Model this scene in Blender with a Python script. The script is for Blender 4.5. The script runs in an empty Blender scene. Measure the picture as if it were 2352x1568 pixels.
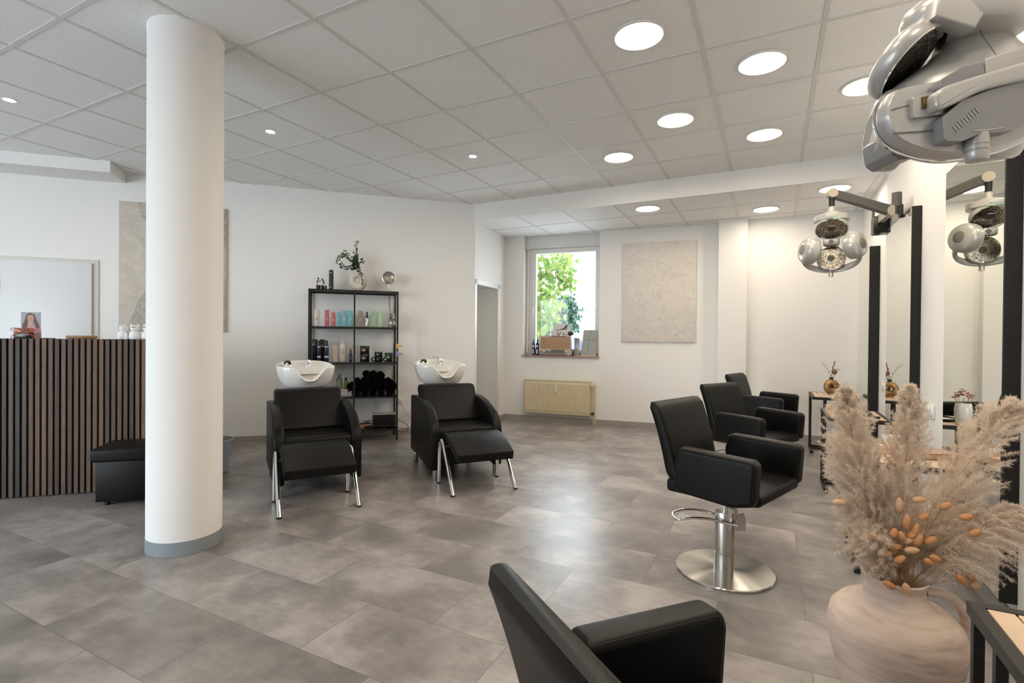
import bpy, bmesh, math, random
import numpy as np
from mathutils import Vector, Matrix, Quaternion
PI = math.pi
SC = bpy.context.scene
COL = SC.collection
random.seed(7)
rng = np.random.default_rng(11)
R = math.radians

# ------------------------------------------------------------------ geometry helpers
class MB:
    """collects shapes and links them as one mesh object"""
    def __init__(self):
        self.bm = bmesh.new()

    def _xf(self, verts, M):
        if M is not None:
            bmesh.ops.transform(self.bm, matrix=M, verts=verts)

    def box(self, c, s, bev=0.0, seg=2, M=None, rz=0):
        r = bmesh.ops.create_cube(self.bm, size=1.0)
        vs = r['verts']
        T = Matrix.Translation(c) @ Matrix.Rotation(rz, 4, 'Z') @ Matrix.Diagonal((s[0], s[1], s[2], 1))
        bmesh.ops.transform(self.bm, matrix=T, verts=vs)
        if bev > 0:
            es = list({e for v in vs for e in v.link_edges})
            r = bmesh.ops.bevel(self.bm, geom=es, offset=bev, segments=seg, affect='EDGES', profile=0.5)
            vs = list({v for f in r['faces'] for v in f.verts})
            # bevel result covers every vertex of the small solid
            seen = set(vs); stack = list(vs)
            while stack:
                v = stack.pop()
                for e in v.link_edges:
                    w = e.other_vert(v)
                    if w not in seen:
                        seen.add(w); stack.append(w)
            vs = list(seen)
        self._xf(vs, M)
        return self

    def lathe(self, prof, n=32, M=None, a0=0.0, a1=2 * PI, cap=True):
        full = abs(a1 - a0 - 2 * PI) < 1e-6
        m = n if full else n + 1
        rings = []; vs = []
        for (r, z) in prof:
            if r < 1e-6:
                v = self.bm.verts.new((0, 0, z)); rings.append([v]); vs.append(v)
            else:
                ring = [self.bm.verts.new((r * math.cos(a0 + (a1 - a0) * i / n), r * math.sin(a0 + (a1 - a0) * i / n), z)) for i in range(m)]
                rings.append(ring); vs += ring
        for a, b in zip(rings[:-1], rings[1:]):
            for i in range(n):
                j = (i + 1) % m if full else i + 1
                if len(a) == 1 and len(b) == 1: continue
                if len(a) == 1: self.bm.faces.new((a[0], b[j], b[i]))
                elif len(b) == 1: self.bm.faces.new((a[i], a[j], b[0]))
                else: self.bm.faces.new((a[i], a[j], b[j], b[i]))
        if cap and full:
            if len(rings[0]) > 2: self.bm.faces.new(rings[0][::-1])
            if len(rings[-1]) > 2: self.bm.faces.new(rings[-1])
        self._xf(vs, M)
        return self

    def cyl(self, p, q, r, r2=None, n=20):
        p = Vector(p); q = Vector(q); d = q - p
        M = Matrix.Translation(p) @ d.to_track_quat('Z', 'Y').to_matrix().to_4x4()
        return self.lathe([(r, 0), (r if r2 is None else r2, d.length)], n=n, M=M)

    def tube(self, pts, r, n=10, closed=False, radii=None, flat=None):
        pts = [Vector(p) for p in pts]
        N = len(pts); rings = []
        up = Vector((0, 0, 1))
        t0 = (pts[1] - pts[0]).normalized()
        if abs(t0.dot(up)) > 0.95: up = Vector((1, 0, 0))
        prev = up
        for i, p in enumerate(pts):
            if closed: t = pts[(i + 1) % N] - pts[i - 1]
            elif i == 0: t = pts[1] - pts[0]
            elif i == N - 1: t = pts[-1] - pts[-2]
            else: t = pts[i + 1] - pts[i - 1]
            t.normalize()
            x = prev - t * prev.dot(t)
            if x.length < 1e-5: x = Vector((1, 0, 0)) - t * t.x
            x.normalize(); y = t.cross(x); prev = x
            rr = radii[i] if radii else r
            fx, fy = (1, 1) if flat is None else flat
            rings.append([self.bm.verts.new(p + (x * math.cos(2 * PI * k / n) * fx + y * math.sin(2 * PI * k / n) * fy) * rr) for k in range(n)])
        L = N if closed else N - 1
        for i in range(L):
            a, b = rings[i], rings[(i + 1) % N]
            for k in range(n):
                self.bm.faces.new((a[k], a[(k + 1) % n], b[(k + 1) % n], b[k]))
        if not closed:
            self.bm.faces.new(rings[0][::-1]); self.bm.faces.new(rings[-1])
        return self

    def prism(self, outline, c0, c1, M=None, bev=0.0, seg=3):
        """outline in (x,y), extruded along z from c0 to c1"""
        lo = [self.bm.verts.new((x, y, c0)) for x, y in outline]
        hi = [self.bm.verts.new((x, y, c1)) for x, y in outline]
        n = len(outline)
        fs = [self.bm.faces.new(lo[::-1]), self.bm.faces.new(hi)]
        for i in range(n):
            self.bm.faces.new((lo[i], lo[(i + 1) % n], hi[(i + 1) % n], hi[i]))
        vs = lo + hi
        if bev > 0:
            es = list({e for f in fs for e in f.edges})
            r = bmesh.ops.bevel(self.bm, geom=es, offset=bev, segments=seg, affect='EDGES', profile=0.5, clamp_overlap=True)
            vs = [v for v in vs if v.is_valid] + list({v for f in r['faces'] for v in f.verts})
            vs = list(set(vs))
        self._xf(vs, M)
        return self

    def pillow(self, outline, c0, c1, rad, M=None, seg=5, crown=0.0):
        """outline extruded along z with softly rounded edges"""
        P = [Vector((x, y)) for x, y in outline]; n = len(P)
        area = sum(P[i].x * P[(i + 1) % n].y - P[(i + 1) % n].x * P[i].y for i in range(n))
        sg = 1 if area > 0 else -1
        nr = []
        for i in range(n):
            a = (P[i] - P[i - 1]); b_ = (P[(i + 1) % n] - P[i])
            na = Vector((-a.y, a.x)).normalized() * sg; nb = Vector((-b_.y, b_.x)).normalized() * sg
            m = na + nb
            m = m / max(.35, m.dot(na)) if m.length > 1e-6 else na
            nr.append(m)
        rings = []
        def ring(d, c): rings.append([(P[i].x + nr[i].x * d, P[i].y + nr[i].y * d, c) for i in range(n)])
        if crown: ring(rad * 2.2, c0 - crown)
        for k in range(seg + 1):
            t = PI / 2 * k / seg; ring(rad * (1 - math.sin(t)), c0 + rad * (1 - math.cos(t)))
        for k in range(seg + 1):
            t = PI / 2 * k / seg; ring(rad * (1 - math.cos(t)), c1 - rad * (1 - math.sin(t)))
        if crown: ring(rad * 2.2, c1 + crown)
        nv0 = len(self.bm.verts)
        self.loft(rings)
        self.bm.verts.ensure_lookup_table()
        self._xf([self.bm.verts[i] for i in range(nv0, len(self.bm.verts))], M)
        return self

    def loft(self, rings, closed_ring=True, caps=True):
        vr = [[self.bm.verts.new(p) for p in ring] for ring in rings]
        n = len(vr[0])
        for a, b in zip(vr[:-1], vr[1:]):
            for k in range(n if closed_ring else n - 1):
                self.bm.faces.new((a[k], a[(k + 1) % n], b[(k + 1) % n], b[k]))
        if caps and closed_ring:
            self.bm.faces.new(vr[0][::-1]); self.bm.faces.new(vr[-1])
        return self

    def poly(self, pts):
        self.bm.faces.new([self.bm.verts.new(p) for p in pts])
        return self

    def sphere(self, c, r, s=(1, 1, 1), u=16, v=10, M=None):
        rr = bmesh.ops.create_uvsphere(self.bm, u_segments=u, v_segments=v, radius=r)
        T = Matrix.Translation(c) @ (M if M is not None else Matrix.Identity(4)) @ Matrix.Diagonal((s[0], s[1], s[2], 1))
        bmesh.ops.transform(self.bm, matrix=T, verts=rr['verts'])
        return self

    def disc_uv(self, r, M, n=48):
        uv = self.bm.loops.layers.uv.verify()
        c = self.bm.verts.new((0, 0, 0))
        ring = [self.bm.verts.new((r * math.cos(2 * PI * i / n), r * math.sin(2 * PI * i / n), 0)) for i in range(n)]
        for i in range(n):
            f = self.bm.faces.new((c, ring[i], ring[(i + 1) % n]))
            for l in f.loops:
                l[uv].uv = (l.vert.co.x / r, l.vert.co.y / r)
        self._xf([c] + ring, M)
        return self

    def obj(self, name, mat, parent=None, smooth=40, loc=None, rz=0, recalc=True):
        if recalc: bmesh.ops.recalc_face_normals(self.bm, faces=self.bm.faces)
        me = bpy.data.meshes.new(name)
        self.bm.to_mesh(me); self.bm.free()
        for m in (mat if isinstance(mat, (list, tuple)) else [mat]): me.materials.append(m)
        if smooth:
            for p in me.polygons: p.use_smooth = True
            me.set_sharp_from_angle(angle=R(smooth))
        o = bpy.data.objects.new(name, me)
        COL.objects.link(o)
        if parent is not None: o.parent = parent
        if loc is not None: o.location = loc
        if rz: o.rotation_euler = (0, 0, rz)
        return o

def frame(o, x, y, z):
    M = Matrix.Identity(4)
    for i in range(3):
        M[i][0] = x[i]; M[i][1] = y[i]; M[i][2] = z[i]; M[i][3] = o[i]
    return M

def axis_frame(c, n):
    n = Vector(n).normalized()
    return Matrix.Translation(c) @ n.to_track_quat('Z', 'Y').to_matrix().to_4x4()

def rpoly(pts, rad, seg=6):
    """polygon with rounded corners"""
    out = []
    n = len(pts)
    rads = rad if isinstance(rad, (list, tuple)) else [rad] * n
    for i in range(n):
        p = Vector(pts[i]); a = Vector(pts[i - 1]); b = Vector(pts[(i + 1) % n]); r = rads[i]
        if r <= 0: out.append((p.x, p.y)); continue
        d1 = (a - p).normalized(); d2 = (b - p).normalized()
        ang = math.acos(max(-1, min(1, d1.dot(d2))))
        t = min(r / math.tan(ang / 2), (a - p).length * .49, (b - p).length * .49)
        rr = t * math.tan(ang / 2)
        bis = (d1 + d2).normalized()
        c = p + bis * (rr / math.sin(ang / 2))
        s = p + d1 * t - c; e = p + d2 * t - c
        a0 = math.atan2(s.y, s.x); a1 = math.atan2(e.y, e.x)
        d = a1 - a0
        while d > PI: d -= 2 * PI
        while d < -PI: d += 2 * PI
        for k in range(seg + 1):
            t_ = a0 + d * k / seg
            out.append((c.x + rr * math.cos(t_), c.y + rr * math.sin(t_)))
    return out

def bez(p0, p1, p2, p3, n=12):
    p0, p1, p2, p3 = map(Vector, (p0, p1, p2, p3))
    return [(p0 * (1 - t) ** 3 + p1 * 3 * t * (1 - t) ** 2 + p2 * 3 * t * t * (1 - t) + p3 * t ** 3) for t in [i / n for i in range(n + 1)]]

def smooth_path(pts, n=6):
    """Catmull-Rom through points"""
    P = [Vector(p) for p in pts]
    P = [P[0] * 2 - P[1]] + P + [P[-1] * 2 - P[-2]]
    out = []
    for i in range(1, len(P) - 2):
        for k in range(n):
            t = k / n
            a, b, c, d = P[i - 1], P[i], P[i + 1], P[i + 2]
            out.append(0.5 * ((2 * b) + (c - a) * t + (2 * a - 5 * b + 4 * c - d) * t * t + (3 * b - a - 3 * c + d) * t ** 3))
    out.append(P[-2])
    return out

def raw_mesh(name, V, F, mat, parent=None, smooth=False):
    me = bpy.data.meshes.new(name)
    V = np.asarray(V, dtype=np.float32); F = np.asarray(F, dtype=np.int32)
    nv, nf, k = len(V), len(F), F.shape[1]
    me.vertices.add(nv); me.vertices.foreach_set('co', V.ravel())
    me.loops.add(nf * k); me.loops.foreach_set('vertex_index', F.ravel())
    me.polygons.add(nf)
    me.polygons.foreach_set('loop_start', np.arange(0, nf * k, k, dtype=np.int32))
    me.polygons.foreach_set('loop_total', np.full(nf, k, dtype=np.int32))
    if smooth: me.polygons.foreach_set('use_smooth', np.ones(nf, dtype=bool))
    me.update(calc_edges=True); me.validate()
    me.materials.append(mat)
    o = bpy.data.objects.new(name, me); COL.objects.link(o)
    if parent is not None: o.parent = parent
    return o

def mirror_y(t):
    """reflect the meshes of a thing in its local xz plane"""
    D = Matrix.Diagonal((1, -1, 1, 1))
    todo = kids(t) + [g for c in kids(t) for g in kids(c)]
    for me in {o.data for o in todo if o.type == 'MESH'}:
        me.transform(D); me.flip_normals()

# ------------------------------------------------------------------ scene-graph helpers
def tag(o, label, cat, group=None, kind=None):
    o['label'] = label; o['category'] = cat
    if group: o['group'] = group
    if kind: o['kind'] = kind
    return o

def thing(name, label, cat, loc=(0, 0, 0), rz=0, group=None):
    o = bpy.data.objects.new(name, None); COL.objects.link(o)
    o.empty_display_size = .05
    o.location = loc; o.rotation_euler = (0, 0, rz)
    return tag(o, label, cat, group)

def struct(o):
    o['kind'] = 'structure'; return o

def kids(o):
    return [c for c in bpy.data.objects if c.parent == o]

def dup(root, loc, rz=None, label=None, group=None):
    r = root.copy(); COL.objects.link(r); r.location = loc
    if rz is not None: r.rotation_euler = (0, 0, rz)
    if label: r['label'] = label
    if group: r['group'] = group
    for ch in kids(root):
        c = ch.copy(); COL.objects.link(c); c.parent = r
        for g in kids(ch):
            d = g.copy(); COL.objects.link(d); d.parent = c
    return r

def text_mesh(name, body, size, mat, M, parent=None, extrude=.0004, align='CENTER'):
    cu = bpy.data.curves.new(name, 'FONT'); cu.body = body; cu.size = size; cu.extrude = extrude
    cu.align_x = align; cu.align_y = 'CENTER'
    ob = bpy.data.objects.new(name + '_src', cu); COL.objects.link(ob)
    dg = bpy.context.evaluated_depsgraph_get(); dg.update()
    me = bpy.data.meshes.new_from_object(ob.evaluated_get(dg))
    bpy.data.objects.remove(ob); bpy.data.curves.remove(cu)
    me.transform(M); me.materials.clear(); me.materials.append(mat)
    o = bpy.data.objects.new(name, me); COL.objects.link(o)
    if parent is not None: o.parent = parent
    return o

# ------------------------------------------------------------------ materials
def lin(c):
    if isinstance(c, str):
        c = c.lstrip('#'); c = [int(c[i:i + 2], 16) / 255 for i in (0, 2, 4)]
    return tuple((x / 12.92 if x <= .04045 else ((x + .055) / 1.055) ** 2.4) for x in c) + (1,)

MATS = {}
def mat(name, col, rough=.5, metal=0, spec=.5, bump=0, bscale=200, coat=0, emit=None, estr=0, trans=0, ior=1.45, alpha=1, aniso=0, var=0, vscale=6, sub=0):
    m = bpy.data.materials.new(name); m.use_nodes = True
    nt = m.node_tree; b = nt.nodes['Principled BSDF']
    c = lin(col) if isinstance(col, str) else tuple(col) + (1,)
    b.inputs['Base Color'].default_value = c
    b.inputs['Roughness'].default_value = rough
    b.inputs['Metallic'].default_value = metal
    b.inputs['Specular IOR Level'].default_value = spec
    b.inputs['Coat Weight'].default_value = coat
    b.inputs['Transmission Weight'].default_value = trans
    b.inputs['IOR'].default_value = ior
    b.inputs['Alpha'].default_value = alpha
    b.inputs['Anisotropic'].default_value = aniso
    if emit is not None:
        b.inputs['Emission Color'].default_value = lin(emit) if isinstance(emit, str) else tuple(emit) + (1,)
        b.inputs['Emission Strength'].default_value = estr
    if bump or var:
        tc = nt.nodes.new('ShaderNodeTexCoord')
    if bump:
        no = nt.nodes.new('ShaderNodeTexNoise'); no.inputs['Scale'].default_value = bscale
        no.inputs['Detail'].default_value = 3
        bp = nt.nodes.new('ShaderNodeBump'); bp.inputs['Strength'].default_value = bump; bp.inputs['Distance'].default_value = .004
        nt.links.new(tc.outputs['Object'], no.inputs['Vector'])
        nt.links.new(no.outputs['Fac'], bp.inputs['Height']); nt.links.new(bp.outputs['Normal'], b.inputs['Normal'])
    if var:
        no = nt.nodes.new('ShaderNodeTexNoise'); no.inputs['Scale'].default_value = vscale; no.inputs['Detail'].default_value = 4
        nt.links.new(tc.outputs['Object'], no.inputs['Vector'])
        rp = nt.nodes.new('ShaderNodeValToRGB')
        rp.color_ramp.elements[0].position = .3; rp.color_ramp.elements[1].position = .7
        rp.color_ramp.elements[0].color = tuple(x * (1 - var) for x in c[:3]) + (1,)
        rp.color_ramp.elements[1].color = tuple(min(1, x * (1 + var)) for x in c[:3]) + (1,)
        nt.links.new(no.outputs['Fac'], rp.inputs['Fac']); nt.links.new(rp.outputs['Color'], b.inputs['Base Color'])
    MATS[name] = m
    return m

class NT:
    """short node writing"""
    def __init__(self, name):
        self.m = bpy.data.materials.new(name); self.m.use_nodes = True
        self.t = self.m.node_tree; self.b = self.t.nodes['Principled BSDF']
        MATS[name] = self.m
    def n(self, typ, **kw):
        nd = self.t.nodes.new('ShaderNode' + typ)
        for k, v in kw.items():
            if k in nd.inputs: nd.inputs[k].default_value = v
            else: setattr(nd, k, v)
        return nd
    def l(self, a, b): self.t.links.new(a, b)
    def ramp(self, src, stops):
        r = self.n('ValToRGB'); e = r.color_ramp.elements
        e[0].position, e[0].color = stops[0]; e[1].position, e[1].color = stops[-1]
        for p, c in stops[1:-1]:
            x = e.new(p); x.color = c
        self.l(src, r.inputs['Fac']); return r.outputs['Color']
    def math(self, op, a, b=None):
        nd = self.n('Math', operation=op)
        for i, x in enumerate((a, b)):
            if x is None: continue
            if isinstance(x, (int, float)): nd.inputs[i].default_value = x
            else: self.l(x, nd.inputs[i])
        return nd.outputs[0]
    def bump(self, h, strength, dist=.01):
        bp = self.n('Bump', Strength=strength, Distance=dist)
        self.l(h, bp.inputs['Height']); self.l(bp.outputs['Normal'], self.b.inputs['Normal'])

wall_paint = mat('wall_paint', (.86, .85, .835), .9, spec=.2, bump=.08, bscale=90)
white_paint = mat('white_lacquer', (.78, .78, .76), .45)
frame_white = mat('frame_white', (.74, .74, .72), .4)
base_mat = mat('baseboard_grey', '#a39b94', .6)
col_base = mat('column_band', '#8b9499', .5)
leather = mat('black_leather', (.0055, .0053, .0052), .40, spec=.22, bump=.10, bscale=700)
leather_seam = mat('leather_piping', (.012, .0115, .011), .5)
chrome = mat('chrome', (.80, .80, .80), .07, metal=1)
steel = mat('brushed_steel', (.58, .56, .53), .28, metal=1, aniso=.5)
black_metal = mat('black_metal', (.012, .0115, .011), .45)
black_frame = mat('black_frame', (.006, .006, .006), .6)
black_plastic = mat('black_plastic', (.01, .01, .011), .3)
dark_grey = mat('dark_grey_plastic', (.075, .072, .068), .42)
silver = mat('silver_plastic', (.50, .49, .475), .30, metal=.35)
silver_dark = mat('silver_dark_plastic', (.29, .29, .30), .35, metal=.3)
vent_grey = mat('vent_grey', (.20, .195, .185), .6)
ceramic = mat('ceramic_white', (.82, .81, .79), .08, coat=.5)
glossy_white = mat('glossy_white', (.76, .76, .76), .18, coat=.3)
mirror_mat = mat('mirror_glass', (.86, .87, .80), .01, metal=1)
rad_cream = mat('radiator_cream', '#dccfb0', .4)
thermo_white = mat('device_white', (.8, .8, .8), .4)
plank_beige = mat('plank_beige', '#d8bfa4', .55, var=.10, vscale=9)
marble_sill = mat('sill_brown', '#a98a74', .3, var=.2, vscale=60)
rim_white = mat('rim_white', (.72, .71, .69), .4)
lamp_emit = mat('lamp_emit', (.9, .9, .9), .5, emit=(1.0, .86, .67), estr=22.0)
spot_emit = mat('spot_emit', (.9, .9, .9), .5, emit=(1.0, .84, .63), estr=260.0)
grid_rail = mat('grid_rail', (.69, .685, .67), .45)
rubber = mat('rubber_black', (.008, .008, .008), .7)
brass_hinge = mat('hinge_metal', (.55, .53, .5), .3, metal=1)
outlet_white = mat('outlet_white', (.80, .79, .76), .3)

# glass pane: clear with a fresnel reflection
def glass(name, tint, refl=1.0, rough=0.0):
    g = NT(name); t = g.t
    t.nodes.remove(g.b)
    out = [n for n in t.nodes if n.type == 'OUTPUT_MATERIAL'][0]
    tr = g.n('BsdfTransparent'); tr.inputs['Color'].default_value = tuple(tint) + (1,)
    gl = g.n('BsdfGlossy', Roughness=rough)
    fr = g.n('Fresnel', IOR=1.45)
    mx = g.n('MixShader')
    f = g.math('MULTIPLY', fr.outputs[0], refl)
    g.l(f, mx.inputs[0]); g.l(tr.outputs[0], mx.inputs[1]); g.l(gl.outputs[0], mx.inputs[2])
    g.l(mx.outputs[0], out.inputs['Surface'])
    return g.m
pane_glass = glass('pane_glass', (.97, .985, .98), .55)
shelf_glass = glass('shelf_glass', (.80, .84, .82), 1.2)
clear_plastic = glass('clear_plastic', (.80, .80, .77), 1.0, .05)
green_clear = glass('green_clear', (.62, .78, .50), 1.0, .05)
grey_clear = glass('grey_translucent', (.55, .58, .58), 1.0, .2)

# floor: large vinyl tiles in running bond
def floor_material():
    g = NT('floor_tiles')
    tc = g.n('TexCoord'); mp = g.n('Mapping'); g.l(tc.outputs['Object'], mp.inputs['Vector'])
    mp.inputs['Location'].default_value = (-.15 + .3555, -2.55, 0)
    br = g.n('TexBrick', offset=.5, offset_frequency=2, squash=1.0, squash_frequency=2)
    for k, v in {'Scale': 1.0, 'Mortar Size': .0012, 'Mortar Smooth': .1, 'Brick Width': .711, 'Row Height': .387, 'Bias': 0.0}.items(): br.inputs[k].default_value = v
    br.inputs['Color1'].default_value = (0, 0, 0, 1); br.inputs['Color2'].default_value = (1, 1, 1, 1); br.inputs['Mortar'].default_value = (.5, .5, .5, 1)
    g.l(mp.outputs[0], br.inputs['Vector'])
    # offset the clouds per tile so every tile has its own pattern
    sc = g.n('VectorMath', operation='SCALE'); sc.inputs['Scale'].default_value = 7.3
    g.l(br.outputs['Color'], sc.inputs[0])
    ad = g.n('VectorMath', operation='ADD'); g.l(tc.outputs['Object'], ad.inputs[0]); g.l(sc.outputs[0], ad.inputs[1])
    n1 = g.n('TexNoise', Scale=2.6, Detail=6, Roughness=.62, Distortion=.0); g.l(ad.outputs[0], n1.inputs['Vector'])
    st = g.n('Mapping'); st.inputs['Scale'].default_value = (6, 16, 6); g.l(ad.outputs[0], st.inputs['Vector'])
    n2 = g.n('TexNoise', Scale=2.2, Detail=5, Roughness=.62); g.l(st.outputs[0], n2.inputs['Vector'])
    mixn = g.math('ADD', g.math('MULTIPLY', n1.outputs['Fac'], .85), g.math('MULTIPLY', n2.outputs['Fac'], .15))
    rgb = g.n('RGBToBW'); g.l(br.outputs['Color'], rgb.inputs[0])
    v = g.math('ADD', mixn, g.math('MULTIPLY', g.math('SUBTRACT', rgb.outputs[0], .5), .09))
    col = g.ramp(v, [(.36, (.180, .160, .154, 1)), (.5, (.270, .244, .233, 1)), (.64, (.41, .375, .357, 1))])
    mx = g.n('MixRGB', blend_type='MIX'); g.l(br.outputs['Fac'], mx.inputs[0]); g.l(col, mx.inputs[1]); mx.inputs[2].default_value = (.12, .108, .102, 1)
    g.l(mx.outputs[0], g.b.inputs['Base Color'])
    ro = g.ramp(n2.outputs['Fac'], [(.3, (.26, .26, .26, 1)), (.75, (.38, .38, .38, 1))])
    g.b.inputs['Roughness'].default_value = .32
    g.b.inputs['Specular IOR Level'].default_value = .5
    h = g.math('SUBTRACT', 1.0, br.outputs['Fac'])
    g.bump(h, .08, .002)
    return g.m
floor_mat = floor_material()

def ceiling_material():
    g = NT('ceiling_panels')
    tc = g.n('TexCoord')
    n1 = g.n('TexNoise', Scale=140, Detail=3, Roughness=.6); g.l(tc.outputs['Object'], n1.inputs['Vector'])
    vo = g.n('TexVoronoi', Scale=110); g.l(tc.outputs['Object'], vo.inputs['Vector'])
    col = g.ramp(n1.outputs['Fac'], [(.35, (.83, .83, .825, 1)), (.6, (.90, .90, .89, 1))])
    g.l(col, g.b.inputs['Base Color']); g.b.inputs['Roughness'].default_value = .75
    g.b.inputs['Specular IOR Level'].default_value = .35
    g.bump(n1.outputs['Fac'], .35, .003)
    return g.m
ceil_mat = ceiling_material()

def slat_material():
    g = NT('slat_wood')
    tc = g.n('TexCoord'); sp = g.n('SeparateXYZ'); g.l(tc.outputs['Object'], sp.inputs[0])
    k = g.math('FLOOR', g.math('DIVIDE', sp.outputs[0], .0397))
    wn = g.n('TexWhiteNoise', noise_dimensions='1D'); g.l(k, wn.inputs['W'])
    mp = g.n('Mapping'); mp.inputs['Scale'].default_value = (60, 60, 2.5); g.l(tc.outputs['Object'], mp.inputs['Vector'])
    ad = g.n('VectorMath', operation='ADD'); g.l(mp.outputs[0], ad.inputs[0]); g.l(wn.outputs['Color'], ad.inputs[1])
    n1 = g.n('TexNoise', Scale=3, Detail=5, Roughness=.6, Distortion=.3); g.l(ad.outputs[0], n1.inputs['Vector'])
    c1 = g.ramp(wn.outputs['Value'], [(0, (.030, .020, .017, 1)), (.3, (.075, .046, .034, 1)), (.7, (.120, .072, .046, 1)), (1, (.185, .105, .058, 1))])
    c2 = g.ramp(n1.outputs['Fac'], [(.3, (.55, .55, .55, 1)), (.7, (1.25, 1.25, 1.25, 1))])
    mx = g.n('MixRGB', blend_type='MULTIPLY'); mx.inputs[0].default_value = 1
    g.l(c1, mx.inputs[1]); g.l(c2, mx.inputs[2]); g.l(mx.outputs[0], g.b.inputs['Base Color'])
    g.b.inputs['Roughness'].default_value = .55
    g.bump(n1.outputs['Fac'], .2, .003)
    return g.m
slat_mat = slat_material()

def plaster_material(name, comb):
    g = NT(name)
    tc = g.n('TexCoord')
    n1 = g.n('TexNoise', Scale=5, Detail=8, Roughness=.68, Distortion=1.6); g.l(tc.outputs['Object'], n1.inputs['Vector'])
    if comb:
        def rings(cx, cz, scale):
            mp = g.n('Mapping'); mp.inputs['Location'].default_value = (-cx, 0, -cz); mp.inputs['Scale'].default_value = (1, 0, .8)
            nn = g.n('TexNoise', Scale=3, Detail=3); g.l(tc.outputs['Object'], nn.inputs['Vector'])
            g.l(tc.outputs['Object'], mp.inputs['Vector'])
            ln = g.n('VectorMath', operation='LENGTH'); g.l(mp.outputs[0], ln.inputs[0])
            r = g.math('ADD', ln.outputs['Value'], g.math('MULTIPLY', nn.outputs['Fac'], .05))
            return g.math('SINE', g.math('MULTIPLY', r, scale)), ln.outputs['Value']
        s1, r1 = rings(-.20, -.62, 430)
        s2, r2 = rings(-.85 + .62, .72, 400)
        m1 = g.math('MULTIPLY', g.math('LESS_THAN', r1, .62), g.math('GREATER_THAN', r1, .12))
        m2 = g.math('MULTIPLY', g.math('LESS_THAN', r2, .60), g.math('GREATER_THAN', r2, .1))
        h = g.math('ADD', g.math('MULTIPLY', s1, m1), g.math('MULTIPLY', s2, m2))
        h = g.math('ADD', g.math('MULTIPLY', h, .5), g.math('MULTIPLY', n1.outputs['Fac'], 2.0))
        g.bump(h, .8, .010)
        cv = g.ramp(n1.outputs['Fac'], [(.35, (.56, .50, .435, 1)), (.65, (.68, .615, .54, 1))])
    else:
        w = g.n('TexWave', wave_type='BANDS', Scale=1.6, Distortion=14, Detail=5); w.inputs['Detail Scale'].default_value = 2.2
        g.l(tc.outputs['Object'], w.inputs['Vector'])
        mu = g.n('TexNoise', Scale=14, Detail=6, Roughness=.75, Distortion=3.0); g.l(tc.outputs['Object'], mu.inputs['Vector'])
        dm = g.n('VectorMath', operation='SCALE'); dm.inputs['Scale'].default_value = .22; g.l(n1.outputs['Color'], dm.inputs[0])
        dv = g.n('VectorMath', operation='ADD'); g.l(tc.outputs['Object'], dv.inputs[0]); g.l(dm.outputs[0], dv.inputs[1])
        vo = g.n('TexVoronoi', feature='DISTANCE_TO_EDGE', Scale=8.5); g.l(dv.outputs[0], vo.inputs['Vector'])
        cr_ = g.math('MULTIPLY', g.math('LESS_THAN', vo.outputs['Distance'], .035), g.math('GREATER_THAN', mu.outputs['Fac'], .50))
        h = g.math('ADD', g.math('ADD', g.math('MULTIPLY', w.outputs['Fac'], .2), g.math('MULTIPLY', mu.outputs['Fac'], 1.2)), g.math('MULTIPLY', cr_, .45))
        g.bump(h, .7, .014)
        cv = g.ramp(n1.outputs['Fac'], [(.3, (.80, .745, .695, 1)), (.7, (.86, .81, .765, 1))])
    g.l(cv, g.b.inputs['Base Color']); g.b.inputs['Roughness'].default_value = .85
    return g.m

def grille_material():
    g = NT('heater_grille')
    uv = g.n('UVMap'); sp = g.n('SeparateXYZ'); g.l(uv.outputs[0], sp.inputs[0])
    ln = g.n('VectorMath', operation='LENGTH'); g.l(uv.outputs[0], ln.inputs[0]); r = ln.outputs['Value']
    a = g.math('ARCTAN2', sp.outputs[1], sp.outputs[0])
    # curved slots: cells in (radius, angle)
    ri = g.math('FLOOR', g.math('MULTIPLY', r, 19))
    ai = g.math('FLOOR', g.math('MULTIPLY', g.math('ADD', a, g.math('MULTIPLY', ri, .37)), 12.5))
    cb = g.n('CombineXYZ'); g.l(ri, cb.inputs[0]); g.l(ai, cb.inputs[1])
    wn = g.n('TexWhiteNoise', noise_dimensions='2D'); g.l(cb.outputs[0], wn.inputs['Vector'])
    fr = g.math('FRACT', g.math('MULTIPLY', r, 19))
    slot = g.math('GREATER_THAN', wn.outputs['Value'], .42)
    radial = g.math('GREATER_THAN', fr, .28)
    hole = g.math('MULTIPLY', g.math('MULTIPLY', slot, radial), g.math('GREATER_THAN', r, .34))
    hub = g.math('LESS_THAN', r, .27)
    rings = g.math('MULTIPLY', g.math('LESS_THAN', r, .34), g.math('GREATER_THAN', g.math('SINE', g.math('MULTIPLY', r, 110)), .1))
    dark = g.math('MINIMUM', g.math('ADD', g.math('ADD', hole, g.math('MULTIPLY', hub, .8)), rings), 1.0)
    col = g.ramp(dark, [(0, (.60, .56, .48, 1)), (1, (.010, .009, .008, 1))])
    g.l(col, g.b.inputs['Base Color'])
    g.l(g.math('SUBTRACT', 1.0, dark), g.b.inputs['Metallic'])
    g.b.inputs['Roughness'].default_value = .25
    return g.m
grille_mat = grille_material()

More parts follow.
